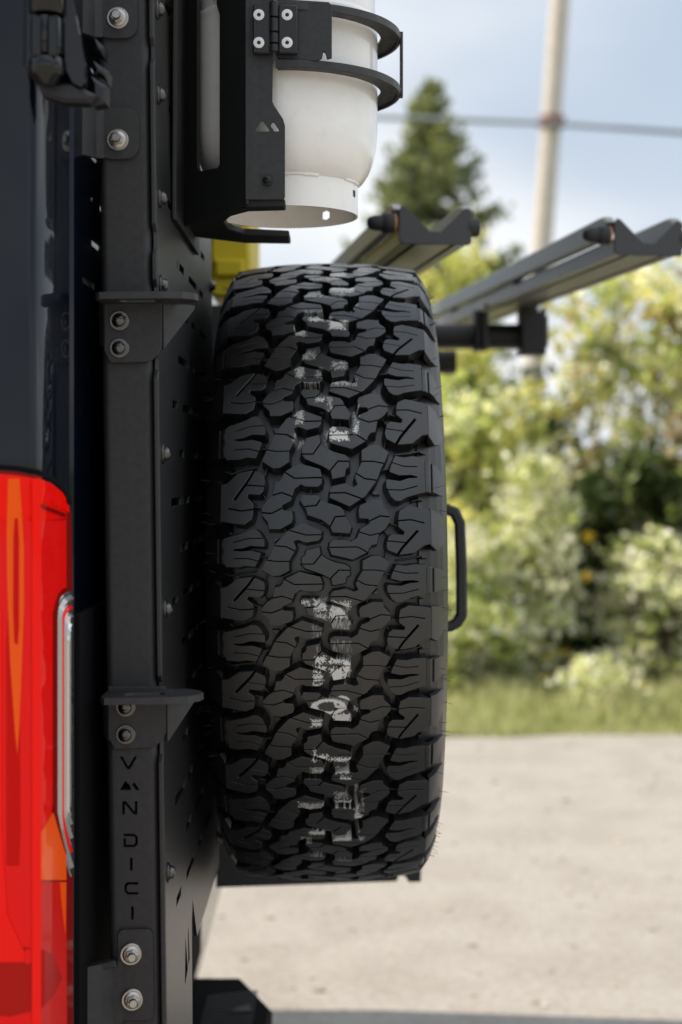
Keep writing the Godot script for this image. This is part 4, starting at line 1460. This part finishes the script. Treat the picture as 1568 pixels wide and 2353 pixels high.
func spare_tire() -> void:
	side_s = PackedFloat32Array([0.112])
	for i in side_pts.size() - 1:
		side_s.append(side_s[i] + side_pts[i].distance_to(side_pts[i + 1]))
	var t := thing("spare_wheel", "large spare wheel with black all terrain tire and worn white tread marking", "spare tire", Vector3(-0.0160, 1.122, -2.04))
	t.rotation = Vector3(-0.0627, 0, 0.006)
	var rub := mat("tread_rubber", Color.WHITE, 0.5, 0.0, {"metallic_specular": 0.62})
	rub.albedo_texture = rubber_texture()
	rub.texture_repeat = false
	rub.roughness_texture = noise_tex(0.03, 256, false, 1.0, 4, ramp([Color(0.35, 0.35, 0.35), Color(0.9, 0.9, 0.9)], [0.0, 1.0]), FastNoiseLite.TYPE_SIMPLEX_SMOOTH, 41)
	rub.roughness = 0.50
	# carcass
	var mb := MB.new()
	var ss := PackedFloat32Array()
	for i in 29:
		ss.append(-0.112 + 0.224 * i / 28.0)
	var all := PackedFloat32Array()
	for i in range(side_s.size() - 1, 0, -1):
		all.append(-side_s[i])
		all.append(-(side_s[i] + side_s[i - 1]) / 2)
	all.append_array(ss)
	for i in range(1, side_s.size()):
		all.append((side_s[i] + side_s[i - 1]) / 2)
		all.append(side_s[i])
	var floor_h := func(s: float) -> float:
		var a := absf(s)
		return -lerpf(0.0172, 0.0020, smoothstep(0.104, 0.150, a))
	var segs := 220
	for i in all.size() - 1:
		var h0: float = floor_h.call(all[i])
		var h1: float = floor_h.call(all[i + 1])
		for k in segs:
			var t0 := TAU * k / segs - PI
			var t1 := TAU * (k + 1) / segs - PI
			var u0 := tuv(all[i], t0)
			var u1 := tuv(all[i], t1 - 1e-5)
			var u2 := tuv(all[i + 1], t1 - 1e-5)
			var u3 := tuv(all[i + 1], t0)
			mb.tri(tp(all[i], t0, h0), tp(all[i], t1, h0), tp(all[i + 1], t1, h1), tn(all[i], t0), tn(all[i], t1), tn(all[i + 1], t1), u0, u1, u2)
			mb.tri(tp(all[i], t0, h0), tp(all[i + 1], t1, h1), tp(all[i + 1], t0, h1), tn(all[i], t0), tn(all[i + 1], t1), tn(all[i + 1], t0), u0, u2, u3)
	obj("carcass", mb, rub, t)
	# tread blocks
	var cell := tread_cell()
	var rest := MB.new()
	for k in range(-5, 17):
		for b in cell:
			for side in (2 if b[2] else 1):
				var outline: PackedVector2Array = b[0] if side == 0 else flip(b[0])
				var mid := 0.0
				for q in outline:
					mid += q.y / outline.size()
				var th := wrapf(warp(mid / VT + k), -PI, PI)
				var front := absf(th) < 1.52
				var one := MB.new() if front else rest
				var pieces := [outline]
				if front:
					for s in b[1]:
						var cutter: PackedVector2Array = s if side == 0 else flip(s)
						var next := []
						for p in pieces:
							for r in Geometry2D.clip_polygons(p, cutter):
								if not Geometry2D.is_polygon_clockwise(r):
									next.append(r)
						pieces = next
				for p in pieces:
					tread_piece(one, p, k, 0.0, -0.0180, 40.0, 2.1)
				var first := true
				for e in b[3]:
					var sp := PackedVector2Array()
					for i in range(0, e.size(), 2):
						sp.append(Vector2(e[i], (e[i + 1] * 8.023e-4 - 0.239) * VT))
					if side == 1:
						sp = flip(sp)
					tread_piece(one, sp, k, (b[4] if first and b[4] < 0 else -0.0008), -0.010 if first and b[4] < 0 else -0.0065, 9.0, 0.6)
					first = false
				if front:
					obj("tread_block", one, rub, t)
		# ribs and ejectors moulded in the voids
		var rib := MB.new()
		for side in 2:
			for e in [[[900, 693, 1090, 668, 1235, 633, 1330, 668], 0.7], [[1110, 1215, 1210, 1190, 1235, 1208, 1345, 1212], 0.6]]:
				var p := sipe(e[0], e[1], 0, 0)
				tread_piece(rib, p if side == 0 else flip(p), k, -0.0115, -0.0185, 12.0, 0.8)
			var tri3 := zmm([590, 1130, 655, 1075, 690, 1150, 610, 1152])
			tread_piece(rib, tri3 if side == 0 else flip(tri3), k, -0.0115, -0.0185, 40.0, 0.5)
			for e in [[-10, 60, 60, 60], [130, 690, 130, 730], [815, 880, 720, 890], [775, 575, 735, 690], [735, 290, 790, 365], [180, 345, 178, 425], [830, 225, 905, 245], [495, 1195, 525, 1260]]:
				var p := sipe(e, 0.45, 0.3, 0.3)
				tread_piece(rib, p if side == 0 else flip(p), k, -0.0065, -0.0185, 40.0, 0.2)
		var th2 := wrapf(warp(0.4 + k), -PI, PI)
		if absf(th2) < 1.6:
			obj("groove_rib", rib, rub, t).set_meta("kind", "stuff")
		else:
			rest.v.append_array(rib.v)
			rest.n.append_array(rib.n)
			rest.uv.append_array(rib.uv)
	var far := obj("rear_tread", rest, rub, t)
	far.set_meta("kind", "stuff")
	# moulding whiskers
	mb = MB.new()
	for i in 90:
		var th := rng.randf_range(-1.5, 1.5)
		var s := (1.0 if rng.randf() < 0.6 else -1.0) * rng.randf_range(0.122, 0.155)
		var p := tp(s, th, -0.002)
		var n := tn(s, th)
		n = (n + Vector3(rng.randf_range(-0.3, 0.3), rng.randf_range(-0.3, 0.3), 0)).normalized()
		mb.tube(PackedVector3Array([p, p + n * rng.randf_range(0.006, 0.011)]), 0.00035, 0.0002, 4, false)
	var wh := obj("rubber_whiskers", mb, M.black_rubber, t)
	wh.set_meta("kind", "stuff")
	# rim
	mb = MB.new()
	mb.xf = Transform3D(Basis(Vector3(0, 1, 0), Vector3(1, 0, 0), Vector3(0, 0, -1)), Vector3.ZERO)
	mb.lathe(V2([0.0, 0.055, 0.07, 0.055, 0.09, 0.045, 0.17, 0.05, 0.20, 0.08, 0.218, 0.108, 0.229, 0.114, 0.232, 0.108, 0.225, 0.09, 0.21, 0.0, 0.225, -0.10, 0.232, -0.112, 0.22, -0.112, 0.19, -0.05, 0.0, -0.05]), 64)
	obj("rim", mb, M.black_plastic, t)
	# grab handle on the hub clamp
	mb = MB.new()
	var hw := PackedVector2Array()
	for q in [[0.100, 0.068], [0.141, 0.078], [0.156, 0.072], [0.1625, 0.058], [0.164, 0.0], [0.1635, -0.062], [0.157, -0.072], [0.148, -0.0765], [0.100, -0.064]]:
		hw.append(Vector2(q[0] + 0.016, q[1]))
	var ps := PackedVector3Array()
	var cv := Curve3D.new()
	for q in hw:
		ps.append(Vector3(q.x - 0.006, q.y, 0))
	mb.xf = Transform3D(Basis(), Vector3(0, 0, -0.004))
	var ho := MB.mm(PackedVector2Array(hw))
	for i in ho.size():
		ho[i].x -= 7.0
	for p in Geometry2D.offset_polyline(ho, 6.8, Geometry2D.JOIN_ROUND, Geometry2D.END_ROUND):
		if not Geometry2D.is_polygon_clockwise(p):
			mb.prism(MB.m(p), -0.010, 0.010, 0.003)
	obj("grab_handle", mb, M.black_plastic, t)
	mb = MB.new()
	mb.xf = Transform3D(Basis(Vector3(0, 1, 0), Vector3(1, 0, 0), Vector3(0, 0, -1)), Vector3.ZERO)
	mb.lathe(V2([0.0, 0.125, 0.05, 0.122, 0.055, 0.115, 0.055, 0.05]), 32)
	obj("hub_clamp", mb, M.black_plastic, t)


# ------------------------------------------------------------------ bike rack
func bike_rack() -> void:
	var t := thing("bike_rack", "grey two tray bike rack on the far side of the spare tire", "bike rack")
	var dir := Vector3(-0.130, 0.012, -1.0).normalized()
	var right := dir.cross(Vector3.UP).normalized()
	var up := right.cross(dir).normalized()
	var n := 0
	for e in [[917.0, 557.0, 2.20, 1.75], [1412.0, 583.0, 2.30, 1.75]]:
		var tray := Node3D.new()
		tray.name = "wheel_tray" if n == 0 else "wheel_tray_001"
		n += 1
		t.add_child(tray, true)
		# local axes: x right, y up, z towards the eye; origin at the lower left corner of the end plate
		var xf := Transform3D(Basis(right, up, -dir), P(e[0], e[1], e[2]))
		var W := 0.104
		var u := W / 557.0
		var mb := MB.new()
		mb.xf = xf
		var pl := PackedVector2Array()
		for q in [[0, 345], [0, 150], [22, 95], [52, 105], [237, 285], [322, 290], [507, 108], [547, 112], [557, 145], [557, 365], [537, 385], [42, 385], [0, 360]]:
			pl.append(Vector2(q[0] * u, (375 - q[1]) * u))
		mb.prism(pl, -0.0045, 0.0, 0.0008)
		obj("end_plate", mb, M.grey_plastic, tray)
		# extrusion
		mb = MB.new()
		mb.xf = xf
		var sec := V2([0.003, 0.0, 0.020, 0.0, 0.020, 0.006, 0.029, 0.006, 0.029, 0.0005, 0.078, 0.0005, 0.078, 0.006, 0.086, 0.006, 0.086, 0.001, 0.101, 0.001, 0.101, 0.0235, 0.090, 0.0235, 0.074, 0.014, 0.030, 0.014, 0.016, 0.0235, 0.003, 0.0235])
		mb.prism(sec, -e[3], -0.005, 0.0006)
		obj("extrusion", mb, M.anodised_aluminium, tray)
		# raised side rails
		for s in 2:
			mb = MB.new()
			var x0 := 0.004 if s == 0 else 0.094
			mb.xf = xf * Transform3D(Basis(Vector3(0, 0, 1), Vector3(0, 1, 0), Vector3(-1, 0, 0)), Vector3(x0, 0, 0))
			mb.prism(V2([-e[3], 0.0262, -0.058, 0.0262, -0.046, 0.025, -0.034, 0.030, -0.014, 0.040, -0.010, 0.048, -0.034, 0.0590, -0.056, 0.0600, -e[3], 0.0550]), -0.016 if s == 1 else -0.004, 0.0 if s == 1 else 0.012, 0.0025)
			obj("side_rail", mb, M.anodised_aluminium, tray)
		for z in [-0.62, -1.2]:
			mb = MB.new()
			mb.xf = xf
			for x in [0.0, 0.095]:
				mb.box(Vector3(x + 0.004, 0.038, z), Vector3(0.016, 0.034, 0.045), 0.004)
			mb.box(Vector3(0.05, 0.046, z), Vector3(0.1, 0.008, 0.03), 0.002)
			obj("wheel_strap", mb, M.black_plastic, tray)
		# end stop: bumper, ring and knob
		mb = MB.new()
		mb.xf = xf * Transform3D(Basis(Vector3(0, 1, 0), Vector3(-1, 0, 0), Vector3(0, 0, 1)), Vector3(-0.009, (375 - 222) * u, -0.012))
		mb.lathe(V2([0.0137, -0.004, 0.0141, 0.0, 0.0141, 0.010, 0.0128, 0.0115, 0.0124, 0.013, 0.0116, 0.0135, 0.0110, 0.024, 0.0085, 0.031, 0.005, 0.0345, 0.0, 0.0355]), 28)
		obj("rubber_stop", mb, M.black_rubber, tray)
		mb = MB.new()
		mb.xf = xf * Transform3D(Basis(Vector3(0, 1, 0), Vector3(-1, 0, 0), Vector3(0, 0, 1)), Vector3(-0.0025, (375 - 222) * u, -0.012))
		mb.lathe(V2([0.0, 0.0, 0.0128, 0.0, 0.0132, 0.001, 0.0132, 0.0045, 0.0, 0.0045]), 28)
		obj("stop_ring", mb, M.orange_ring, tray)
		mb = MB.new()
		mb.xf = xf * Transform3D(Basis(Vector3(0, -1, 0), Vector3(1, 0, 0), Vector3(0, 0, 1)), Vector3(W, (375 - 245) * u, -0.012))
		mb.lathe(V2([0.0, -0.004, 0.0132, -0.004, 0.0136, 0.010, 0.0120, 0.0132, 0.0, 0.0136]), 28)
		obj("knob", mb, M.black_rubber, tray)
		mb = MB.new()
		mb.xf = xf * Transform3D(Basis(Vector3(1, 0, 0), Vector3(0, 0, 1), Vector3(0, -1, 0)), Vector3(0.0475, 0.0004, -0.015))
		mb.prism(ngon(14, 0.0042), 0.0, 0.0012, 0.0002)
		obj("drain_plug", mb, M.black_plastic, tray)
	# cross beam with clamps
	var mb := MB.new()
	var b0 := P(300, 770, 3.26)
	var b1 := P(1250, 774, 3.20)
	mb.tube(PackedVector3Array([b0, b1]), 0.0255, 0.0255, 24)
	obj("cross_beam", mb, M.powder_black, t)
	mb = MB.new()
	mb.tube(PackedVector3Array([P(300, 832, 3.3), P(1048, 832, 3.3)]), 0.025, 0.025, 20)
	obj("lower_tube", mb, M.powder_black, t)
	for x in [[1112.0, 716.0, 806.0, 0.014, "powder_coat"], [1095.0, 716.0, 806.0, 0.012, "powder_black"], [1222.0, 712.0, 816.0, 0.052, "powder_black"], [1250.0, 730.0, 800.0, 0.010, "grey_plastic"], [760.0, 716.0, 806.0, 0.05, "powder_black"]]:
		mb = MB.new()
		var a := P(x[0], x[1], 3.19)
		var c := P(x[0], x[2], 3.19)
		mb.box((a + c) / 2 + Vector3(0, 0, 0.0), Vector3(x[3], a.y - c.y, 0.07), 0.004)
		obj("beam_clamp", mb, M[x[4]], t)
	for x in [1112.0, 1235.0]:
		mb = MB.new()
		mb.xf = Transform3D(Basis(Vector3(1, 0, 0), Vector3(0, 1, 0), Vector3(0, 0, 1)), P(x, 712, 3.16))
		mb.lathe(V2([0.0, -0.004, 0.009, -0.004, 0.009, 0.004, 0.005, 0.010, 0.0, 0.012]), 12)
		obj("clamp_bolt", mb, M.steel, t)


# ------------------------------------------------------------------ box, boards, step
func rear_extras() -> void:
	var t := thing("equipment_box", "flat black steel equipment box behind the spare tire", "box")
	var mb := MB.new()
	var o := P(497, 2040, 2.50)
	mb.xf = Transform3D(Basis(Vector3.UP, 0.13), o)
	mb.prism(V2([-0.04, 0.3, 0, 0.3, 0, 0, 0.292, 0, 0.296, 0.010, 0.306, 0.008, 0.312, -0.002, 0.332, -0.002, 0.332, 0.93, -0.04, 0.93]), -0.004, 0.0, 0.0008)
	obj("front_plate", mb, M.powder_black, t)
	mb = MB.new()
	mb.xf = Transform3D(Basis(Vector3.UP, 0.13), o)
	mb.box(Vector3(0.16, 0.50, -0.15), Vector3(0.28, 0.84, 0.29), 0.006)
	obj("case", mb, M.powder_black, t)

	t = thing("recovery_board", "yellow plastic recovery board standing behind the rack panel", "recovery board")
	mb = MB.new()
	var p0 := P(482, 560, 2.72)
	var p1 := P(575, 560, 2.72)
	mb.xf = Transform3D(Basis(), Vector3((p0.x + p1.x) / 2, 1.86, -2.88))
	mb.prism(rrect(p1.x - p0.x, 0.62, 0.012, 5), -0.16, 0.16, 0.006)
	obj("board", mb, M.yellow_plastic, t)
	mb = MB.new()
	for i in 7:
		mb.box(Vector3((p0.x + p1.x) / 2, 1.60 + i * 0.085, -2.715), Vector3(0.05, 0.03, 0.012), 0.004)
	obj("board_lugs", mb, M.yellow_plastic, t)

	t = thing("rear_step", "black rubber topped step low behind the van", "step")
	mb = MB.new()
	mb.xf = Transform3D(Basis(Vector3(1, 0, 0), Vector3(0, 0, -1), Vector3(0, 1, 0)), Vector3(0, 0, 0))
	mb.prism(V2([-0.26, 1.55, -0.118, 1.55, -0.108, 2.46, -0.165, 2.61, -0.26, 2.61]), 0.34, 0.405, 0.006)
	obj("step_body", mb, M.dull_black, t)
	mb = MB.new()
	for i in 60:
		var z := 1.58 + i * 0.016
		mb.xf = Transform3D(Basis(Vector3.UP, 0.35), Vector3(-0.175, 0.4055, -z))
		mb.box(Vector3.ZERO, Vector3(0.085, 0.0024, 0.005), 0.0008)
	obj("tread_strips", mb, M.black_rubber, t)
	mb = MB.new()
	mb.xf = Transform3D(Basis(Vector3(1, 0, 0), Vector3(0, 0, -1), Vector3(0, 1, 0)), Vector3(-0.155, 0.4085, 0))
	mb.prism(V2([-0.02, 2.435, 0.016, 2.435, 0.010, 2.47]), -0.002, 0.0008, 0.0004)
	obj("peak_mark", mb, M.print_black, t)
	mb = MB.new()
	for z in [-1.8, -2.3]:
		mb.box(Vector3(-0.34, 0.36, z), Vector3(0.25, 0.05, 0.05), 0.004)
	obj("step_arm", mb, M.black_plastic, t)


# ------------------------------------------------------------------ plants and poles
func leaf_mesh(l: float, w: float) -> ArrayMesh:
	var mb := MB.new()
	var a := Vector3.ZERO
	var b := Vector3(w / 2, l * 0.45, w * 0.18)
	var c := Vector3(-w / 2, l * 0.45, w * 0.18)
	var d := Vector3(0, l, -w * 0.1)
	var m := Vector3(0, l * 0.5, 0)
	for q in [[a, b, m], [a, m, c], [b, d, m], [m, d, c]]:
		mb.flat(q[0], q[1], q[2], Vector3(0, 0, 1))
	return mb.mesh()


# clumps of leaves spread through an uneven crown
func foliage(parent: Node, called: String, lm: Mesh, material: Material, count: int, h0: float, h1: float, rad: Vector2, cols: Array, sd: int, clump := 0.16, clumps := 60) -> void:
	var rg := RandomNumberGenerator.new()
	rg.seed = sd
	var cs := []
	for i in clumps:
		var f := rg.randf()
		var y := lerpf(h0, h1, f)
		var env := sqrt(maxf(0.02, sin(PI * clampf(0.12 + 0.82 * f, 0, 1)))) * rg.randf_range(0.55, 1.10)
		var a := rg.randf() * TAU
		cs.append([Vector3(cos(a) * rad.x * env, y, sin(a) * rad.y * env), rg.randf_range(0.6, 1.3) * clump, rg.randi() % cols.size(), rg.randf_range(0.7, 1.25)])
	var mm := MultiMesh.new()
	mm.transform_format = MultiMesh.TRANSFORM_3D
	mm.use_colors = true
	mm.mesh = lm
	mm.instance_count = count
	for i in count:
		var c: Array = cs[rg.randi() % clumps]
		var d: Vector3 = Vector3(rg.randfn(), rg.randfn(), rg.randfn()) * c[1] * 0.62
		var bs := Basis.from_euler(Vector3(rg.randf_range(-1.4, 1.4), rg.randf() * TAU, rg.randf_range(-1.4, 1.4))).scaled(Vector3.ONE * rg.randf_range(0.65, 1.3))
		var pos: Vector3 = c[0] + d
		pos.y = maxf(pos.y, 0.05)
		mm.set_instance_transform(i, Transform3D(bs, pos))
		var k: int = c[2] if rg.randf() < 0.75 else rg.randi() % cols.size()
		var col: Color = cols[k]
		var br: float = c[3] * rg.randf_range(0.8, 1.2)
		mm.set_instance_color(i, Color(col.r * br, col.g * br, col.b * br))
	multi(called, mm, material, parent, true)


func shrub(label: String, x: float, d: float, h: float, rad: Vector2, cols: Array, sd: int, count := 5000, group := "shrubs along the far edge of the road", lw := 0.06) -> void:
	var t := thing("shrub", label, "shrub", Vector3(x, 0, -d), group)
	var rg := RandomNumberGenerator.new()
	rg.seed = sd
	var mb := MB.new()
	for i in 9:
		var a := rg.randf() * TAU
		var p0 := Vector3(cos(a) * 0.08, 0, sin(a) * 0.08)
		var p3 := Vector3(cos(a) * rad.x * 0.7, h * rg.randf_range(0.6, 0.92), sin(a) * rad.y * 0.7)
		mb.tube(PackedVector3Array([p0, p0.lerp(p3, 0.35) + Vector3(0, h * 0.1, 0), p0.lerp(p3, 0.7) + Vector3(0, h * 0.06, 0), p3]), 0.018, 0.004, 6)
	obj("stems", mb, M.bark, t)
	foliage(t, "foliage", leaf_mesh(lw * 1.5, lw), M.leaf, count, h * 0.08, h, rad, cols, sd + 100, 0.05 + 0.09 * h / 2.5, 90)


func plants() -> void:
	var yel := Color(0.66, 0.63, 0.26)
	var lim := Color(0.47, 0.53, 0.20)
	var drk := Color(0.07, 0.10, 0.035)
	var mid := Color(0.22, 0.28, 0.10)
	var pale := Color(0.80, 0.81, 0.64)
	var whi := Color(0.86, 0.85, 0.74)
	var brn := Color(0.50, 0.39, 0.24)
	shrub("tall yellow green shrub seen beside the right shoulder of the tire", 0.84, 9.5, 1.68, Vector2(0.52, 0.5), [yel, lim, lim, pale], 1, 3000)
	shrub("tall mixed shrub with brownish tips right of the pole", 1.84, 9.8, 2.42, Vector2(0.52, 0.6), [lim, mid, brn, yel, whi, yel], 2, 3000)
	shrub("tall green shrub with white glints at the right edge", 2.30, 9.4, 2.42, Vector2(0.62, 0.6), [yel, lim, whi, lim, brn, pale], 3, 3000)
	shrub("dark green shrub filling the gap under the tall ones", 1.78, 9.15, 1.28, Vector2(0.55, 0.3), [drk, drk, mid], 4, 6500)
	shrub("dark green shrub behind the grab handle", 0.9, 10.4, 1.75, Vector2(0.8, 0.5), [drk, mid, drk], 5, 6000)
	shrub("pale silvery low shrub below the grab handle", 0.80, 8.7, 0.82, Vector2(0.32, 0.26), [pale, whi, pale, lim], 6, 1800, "low shrubs on the verge", 0.045)
	shrub("pale silvery upright shrub right of the grab handle", 1.10, 8.8, 1.28, Vector2(0.17, 0.2), [pale, whi, pale, lim], 7, 1500, "low shrubs on the verge", 0.045)
	shrub("pale leafy low shrub at the right edge of the verge", 1.78, 8.7, 0.84, Vector2(0.34, 0.3), [pale, lim, whi], 8, 1900, "low shrubs on the verge", 0.045)
	shrub("small green low shrub on the verge under the tire's right side", 0.72, 8.55, 0.6, Vector2(0.25, 0.25), [lim, mid, pale], 9, 1800, "low shrubs on the verge", 0.045)
	shrub("small white leaved weed clump at the road edge", 1.33, 8.05, 0.22, Vector2(0.2, 0.18), [whi, pale, lim], 10, 900, "low shrubs on the verge", 0.035)
	shrub("yellow green shrub with its top between the two bike trays", 0.92, 13.5, 3.1, Vector2(0.42, 0.5), [yel, yel, lim], 11, 4500)
	shrub("green shrub outside the right of the picture", 3.1, 9.6, 2.4, Vector2(0.65, 0.6), [mid, yel, drk, pale], 13, 3500)
	shrub("pale topped shrub standing far out to the right", 4.2, 9.8, 2.3, Vector2(0.7, 0.6), [lim, pale, mid], 14, 3500)
	# grass on the verge
	var rg := RandomNumberGenerator.new()
	rg.seed = 77
	var mb := MB.new()
	mb.flat(Vector3(-0.006, 0, 0), Vector3(0.006, 0, 0), Vector3(0.004, 0.6, 0.05), Vector3(0, 0, 1))
	mb.flat(Vector3(-0.006, 0, 0), Vector3(0.004, 0.6, 0.05), Vector3(-0.003, 0.6, 0.05), Vector3(0, 0, 1))
	mb.flat(Vector3(-0.003, 0.6, 0.05), Vector3(0.004, 0.6, 0.05), Vector3(0.0, 1.0, 0.2), Vector3(0, 0, 1))
	var mm := MultiMesh.new()
	mm.transform_format = MultiMesh.TRANSFORM_3D
	mm.use_colors = true
	mm.mesh = mb.mesh()
	var cnt := 42000
	mm.instance_count = cnt
	var nz := FastNoiseLite.new()
	nz.seed = 6
	nz.frequency = 1.2
	for i in cnt:
		var x := rg.randf_range(-2.5, 4.5)
		var z := -7.35 - 2.4 * pow(rg.randf(), 1.3)
		var nn := nz.get_noise_2d(x, z)
		var hh := rg.randf_range(0.05, 0.16) * (1.0 + 0.8 * nn) * smoothstep(-7.2, -7.9, z) + 0.02
		var bs := Basis(Vector3.UP, rg.randf() * TAU) * Basis(Vector3.RIGHT, rg.randf_range(-0.5, 0.6))
		mm.set_instance_transform(i, Transform3D(bs.scaled(Vector3(0.8, hh, hh) if false else Vector3.ONE * 1.0) * Basis.from_scale(Vector3(0.9, hh, hh)), Vector3(x, 0.0, z)))
		var c := Color(0.38, 0.41, 0.17).lerp(Color(0.62, 0.60, 0.38), clampf(rg.randf() * 0.7 + nn * 0.5, 0, 1))
		mm.set_instance_color(i, c)
	var go := multi("verge_grass", mm, M.grass_blade, self, true)
	tag(go, "rough yellow green grass along the road edge", "grass")
	# yellow flowers
	var fl := [[1258, 1512, 8.5], [1300, 1500, 8.6], [1318, 1522, 8.5], [1338, 1530, 8.4], [1382, 1562, 8.3], [1290, 1545, 8.4], [1430, 1570, 8.3], [1348, 1330, 8.6], [1352, 1240, 8.7], [1478, 1575, 8.3], [1252, 1560, 8.3]]
	var proto: Node3D = null
	var fi := 0
	var told := ["yellow flower lowest on the left, close to the tire", "yellow flower topmost of the low cluster", "yellow flower right of the topmost one in the cluster", "yellow flower in the middle of the cluster", "orange yellow flower at the lower right of the cluster", "yellow flower at the lower left of the cluster", "lone yellow flower right of the cluster, near the road", "high yellow flower among dark leaves, lower of the two", "high yellow flower among dark leaves, upper of the two", "yellow flower farthest right, under the pale shrub", "low yellow flower next to the road's edge grass on the left"]
	for f in fl:
		var p := P(f[0], f[1], f[2])
		if proto == null:
			proto = thing("yellow_flower", "yellow flower on a thin stem among the low shrubs", "flower", Vector3(p.x, 0, p.z), "yellow flowers along the verge")
			mb = MB.new()
			mb.tube(PackedVector3Array([Vector3(0, 0, 0), Vector3(0.01, 0.12, 0), Vector3(0, 0.25, 0)]), 0.0018, 0.0012, 5)
			obj("stem", mb, M.stem_green, proto)
			mb = MB.new()
			for k in 9:
				mb.xf = Transform3D(Basis(Vector3.UP, TAU * k / 9.0), Vector3(0, 0.25, 0))
				mb.flat(Vector3(0, 0, 0), Vector3(0.028, 0.012, 0.012), Vector3(0.036, 0.004, 0), Vector3.UP)
				mb.flat(Vector3(0, 0, 0), Vector3(0.036, 0.004, 0), Vector3(0.028, 0.012, -0.012), Vector3.UP)
			mb.xf = Transform3D(Basis(), Vector3(0, 0.25, 0))
			mb.lathe(V2([0.014, -0.004, 0.012, 0.010, 0.0, 0.014]), 10)
			obj("petals", mb, M.petal, proto)
			proto.scale = Vector3.ONE * maxf(0.2, p.y / 0.25)
		else:
			var c: Node3D = proto.duplicate()
			c.name = numbered("yellow_flower")
			add_child(c, true)
			c.position = Vector3(p.x, 0, p.z)
		var last: Node3D = get_child(get_child_count() - 1)
		last.scale = Vector3(1, maxf(0.1, p.y) / 0.25, 1)
		last.set_meta("label", told[fi])
		fi += 1
	# conifer
	var t := thing("conifer", "narrow dark green conifer behind the bike tray", "tree", Vector3(1.42, 0, -25.0))
	mb = MB.new()
	mb.tube(PackedVector3Array([Vector3(0, 0, 0), Vector3(0.02, 3, 0), Vector3(0, 7.35, 0)]), 0.13, 0.012, 10)
	obj("trunk", mb, M.bark, t)
	mb = MB.new()
	for k in 8:
		var a := TAU * k / 8.0
		mb.xf = Transform3D(Basis(Vector3.UP, a), Vector3.ZERO)
		mb.flat(Vector3(0, 0, 0), Vector3(0.035, 0.12, 0.03), Vector3(0.0, 0.20, 0.05), Vector3(0, 0, 1))
		mb.flat(Vector3(0, 0.03, 0), Vector3(-0.045, 0.10, 0.03), Vector3(0.0, 0.15, 0.03), Vector3(0, 0, 1))
	var nm := mb.mesh()
	mm = MultiMesh.new()
	mm.transform_format = MultiMesh.TRANSFORM_3D
	mm.use_colors = true
	mm.mesh = nm
	var pos := []
	rg.seed = 91
	var br := MB.new()
	var y := 1.0
	while y < 7.35:
		var f := (7.45 - y) / 6.4
		var L := minf(0.04 + 2.9 * f, 1.5)
		var kk := 5 if f > 0.15 else 4
		for i in kk:
			var a := rg.randf() * TAU
			var l := L * rg.randf_range(0.6, 1.12)
			var dv := Vector3(cos(a), rg.randf_range(-0.15, 0.30) + (1.0 - f) * 0.5, sin(a))
			br.tube(PackedVector3Array([Vector3(0, y, 0), Vector3(0, y, 0) + dv * l * 0.6, Vector3(0, y, 0) + dv * l + Vector3(0, 0.06, 0)]), 0.012, 0.003, 4, false)
			var m := int(5 + 26 * l)
			for j in m:
				var g := pow(rg.randf(), 0.7)
				pos.append([Vector3(0, y, 0) + dv * l * g + Vector3(rg.randfn(), rg.randfn() - 0.5, rg.randfn()) * 0.055, dv, g])
		y += 0.085 + 0.05 * f
	obj("branches", br, M.bark, t)
	mm.instance_count = pos.size()
	for i in pos.size():
		var bs := Basis.from_euler(Vector3(rg.randf_range(-1.2, 1.2), rg.randf() * TAU, rg.randf_range(-1, 1))).scaled(Vector3.ONE * rg.randf_range(0.5, 1.0))
		mm.set_instance_transform(i, Transform3D(bs, pos[i][0]))
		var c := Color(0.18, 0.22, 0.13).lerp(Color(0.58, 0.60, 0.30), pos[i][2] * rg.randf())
		mm.set_instance_color(i, c)
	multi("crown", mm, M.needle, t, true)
	# pole and line
	var pole := thing("utility_pole", "weathered grey wooden utility pole leaning slightly to the right", "utility pole", Vector3(2.70, 0, -23.0))
	var top := P(1287, 0, 23.0)
	var foot := P(1222, 900, 23.0)
	var dv2 := (top - foot) / (top.y - foot.y)
	mb = MB.new()
	var b0 := foot - dv2 * foot.y - Vector3(2.70, 0, -23.0)
	mb.tube(PackedVector3Array([b0, b0 + dv2 * 4.0, b0 + dv2 * 10.0]), 0.165, 0.135, 20)
	obj("shaft", mb, M.weathered_wood, pole)
	var at2 := b0 + dv2 * P(0, 282, 23.0).y
	mb = MB.new()
	mb.xf = Transform3D(Basis(), at2)
	mb.lathe(V2([0.14, -0.09, 0.168, -0.09, 0.168, 0.09, 0.14, 0.09]), 20)
	mb.box(Vector3(0.13, 0, 0.08), Vector3(0.12, 0.14, 0.1), 0.01)
	obj("cable_clamp", mb, M.rust, pole)
	mb = MB.new()
	var pts := PackedVector3Array()
	for i in 41:
		var x := -700.0 + i * 75.0
		var yy := 285.0 + (x - 1285.0) * (0.052 if x < 1285.0 else 0.07)
		if x < 1285.0:
			yy = 285.0 - (1285.0 - x) * 0.045 + pow((1285.0 - x) / 1000.0, 2.0) * 22.0
		pts.append(P(x, yy, 22.8))
	mb.tube(pts, 0.036, 0.036, 8)
	var cable := obj("overhead_line", mb, M.cable_sheath)
	tag(cable, "dark overhead line crossing the sky at the pole", "cable")
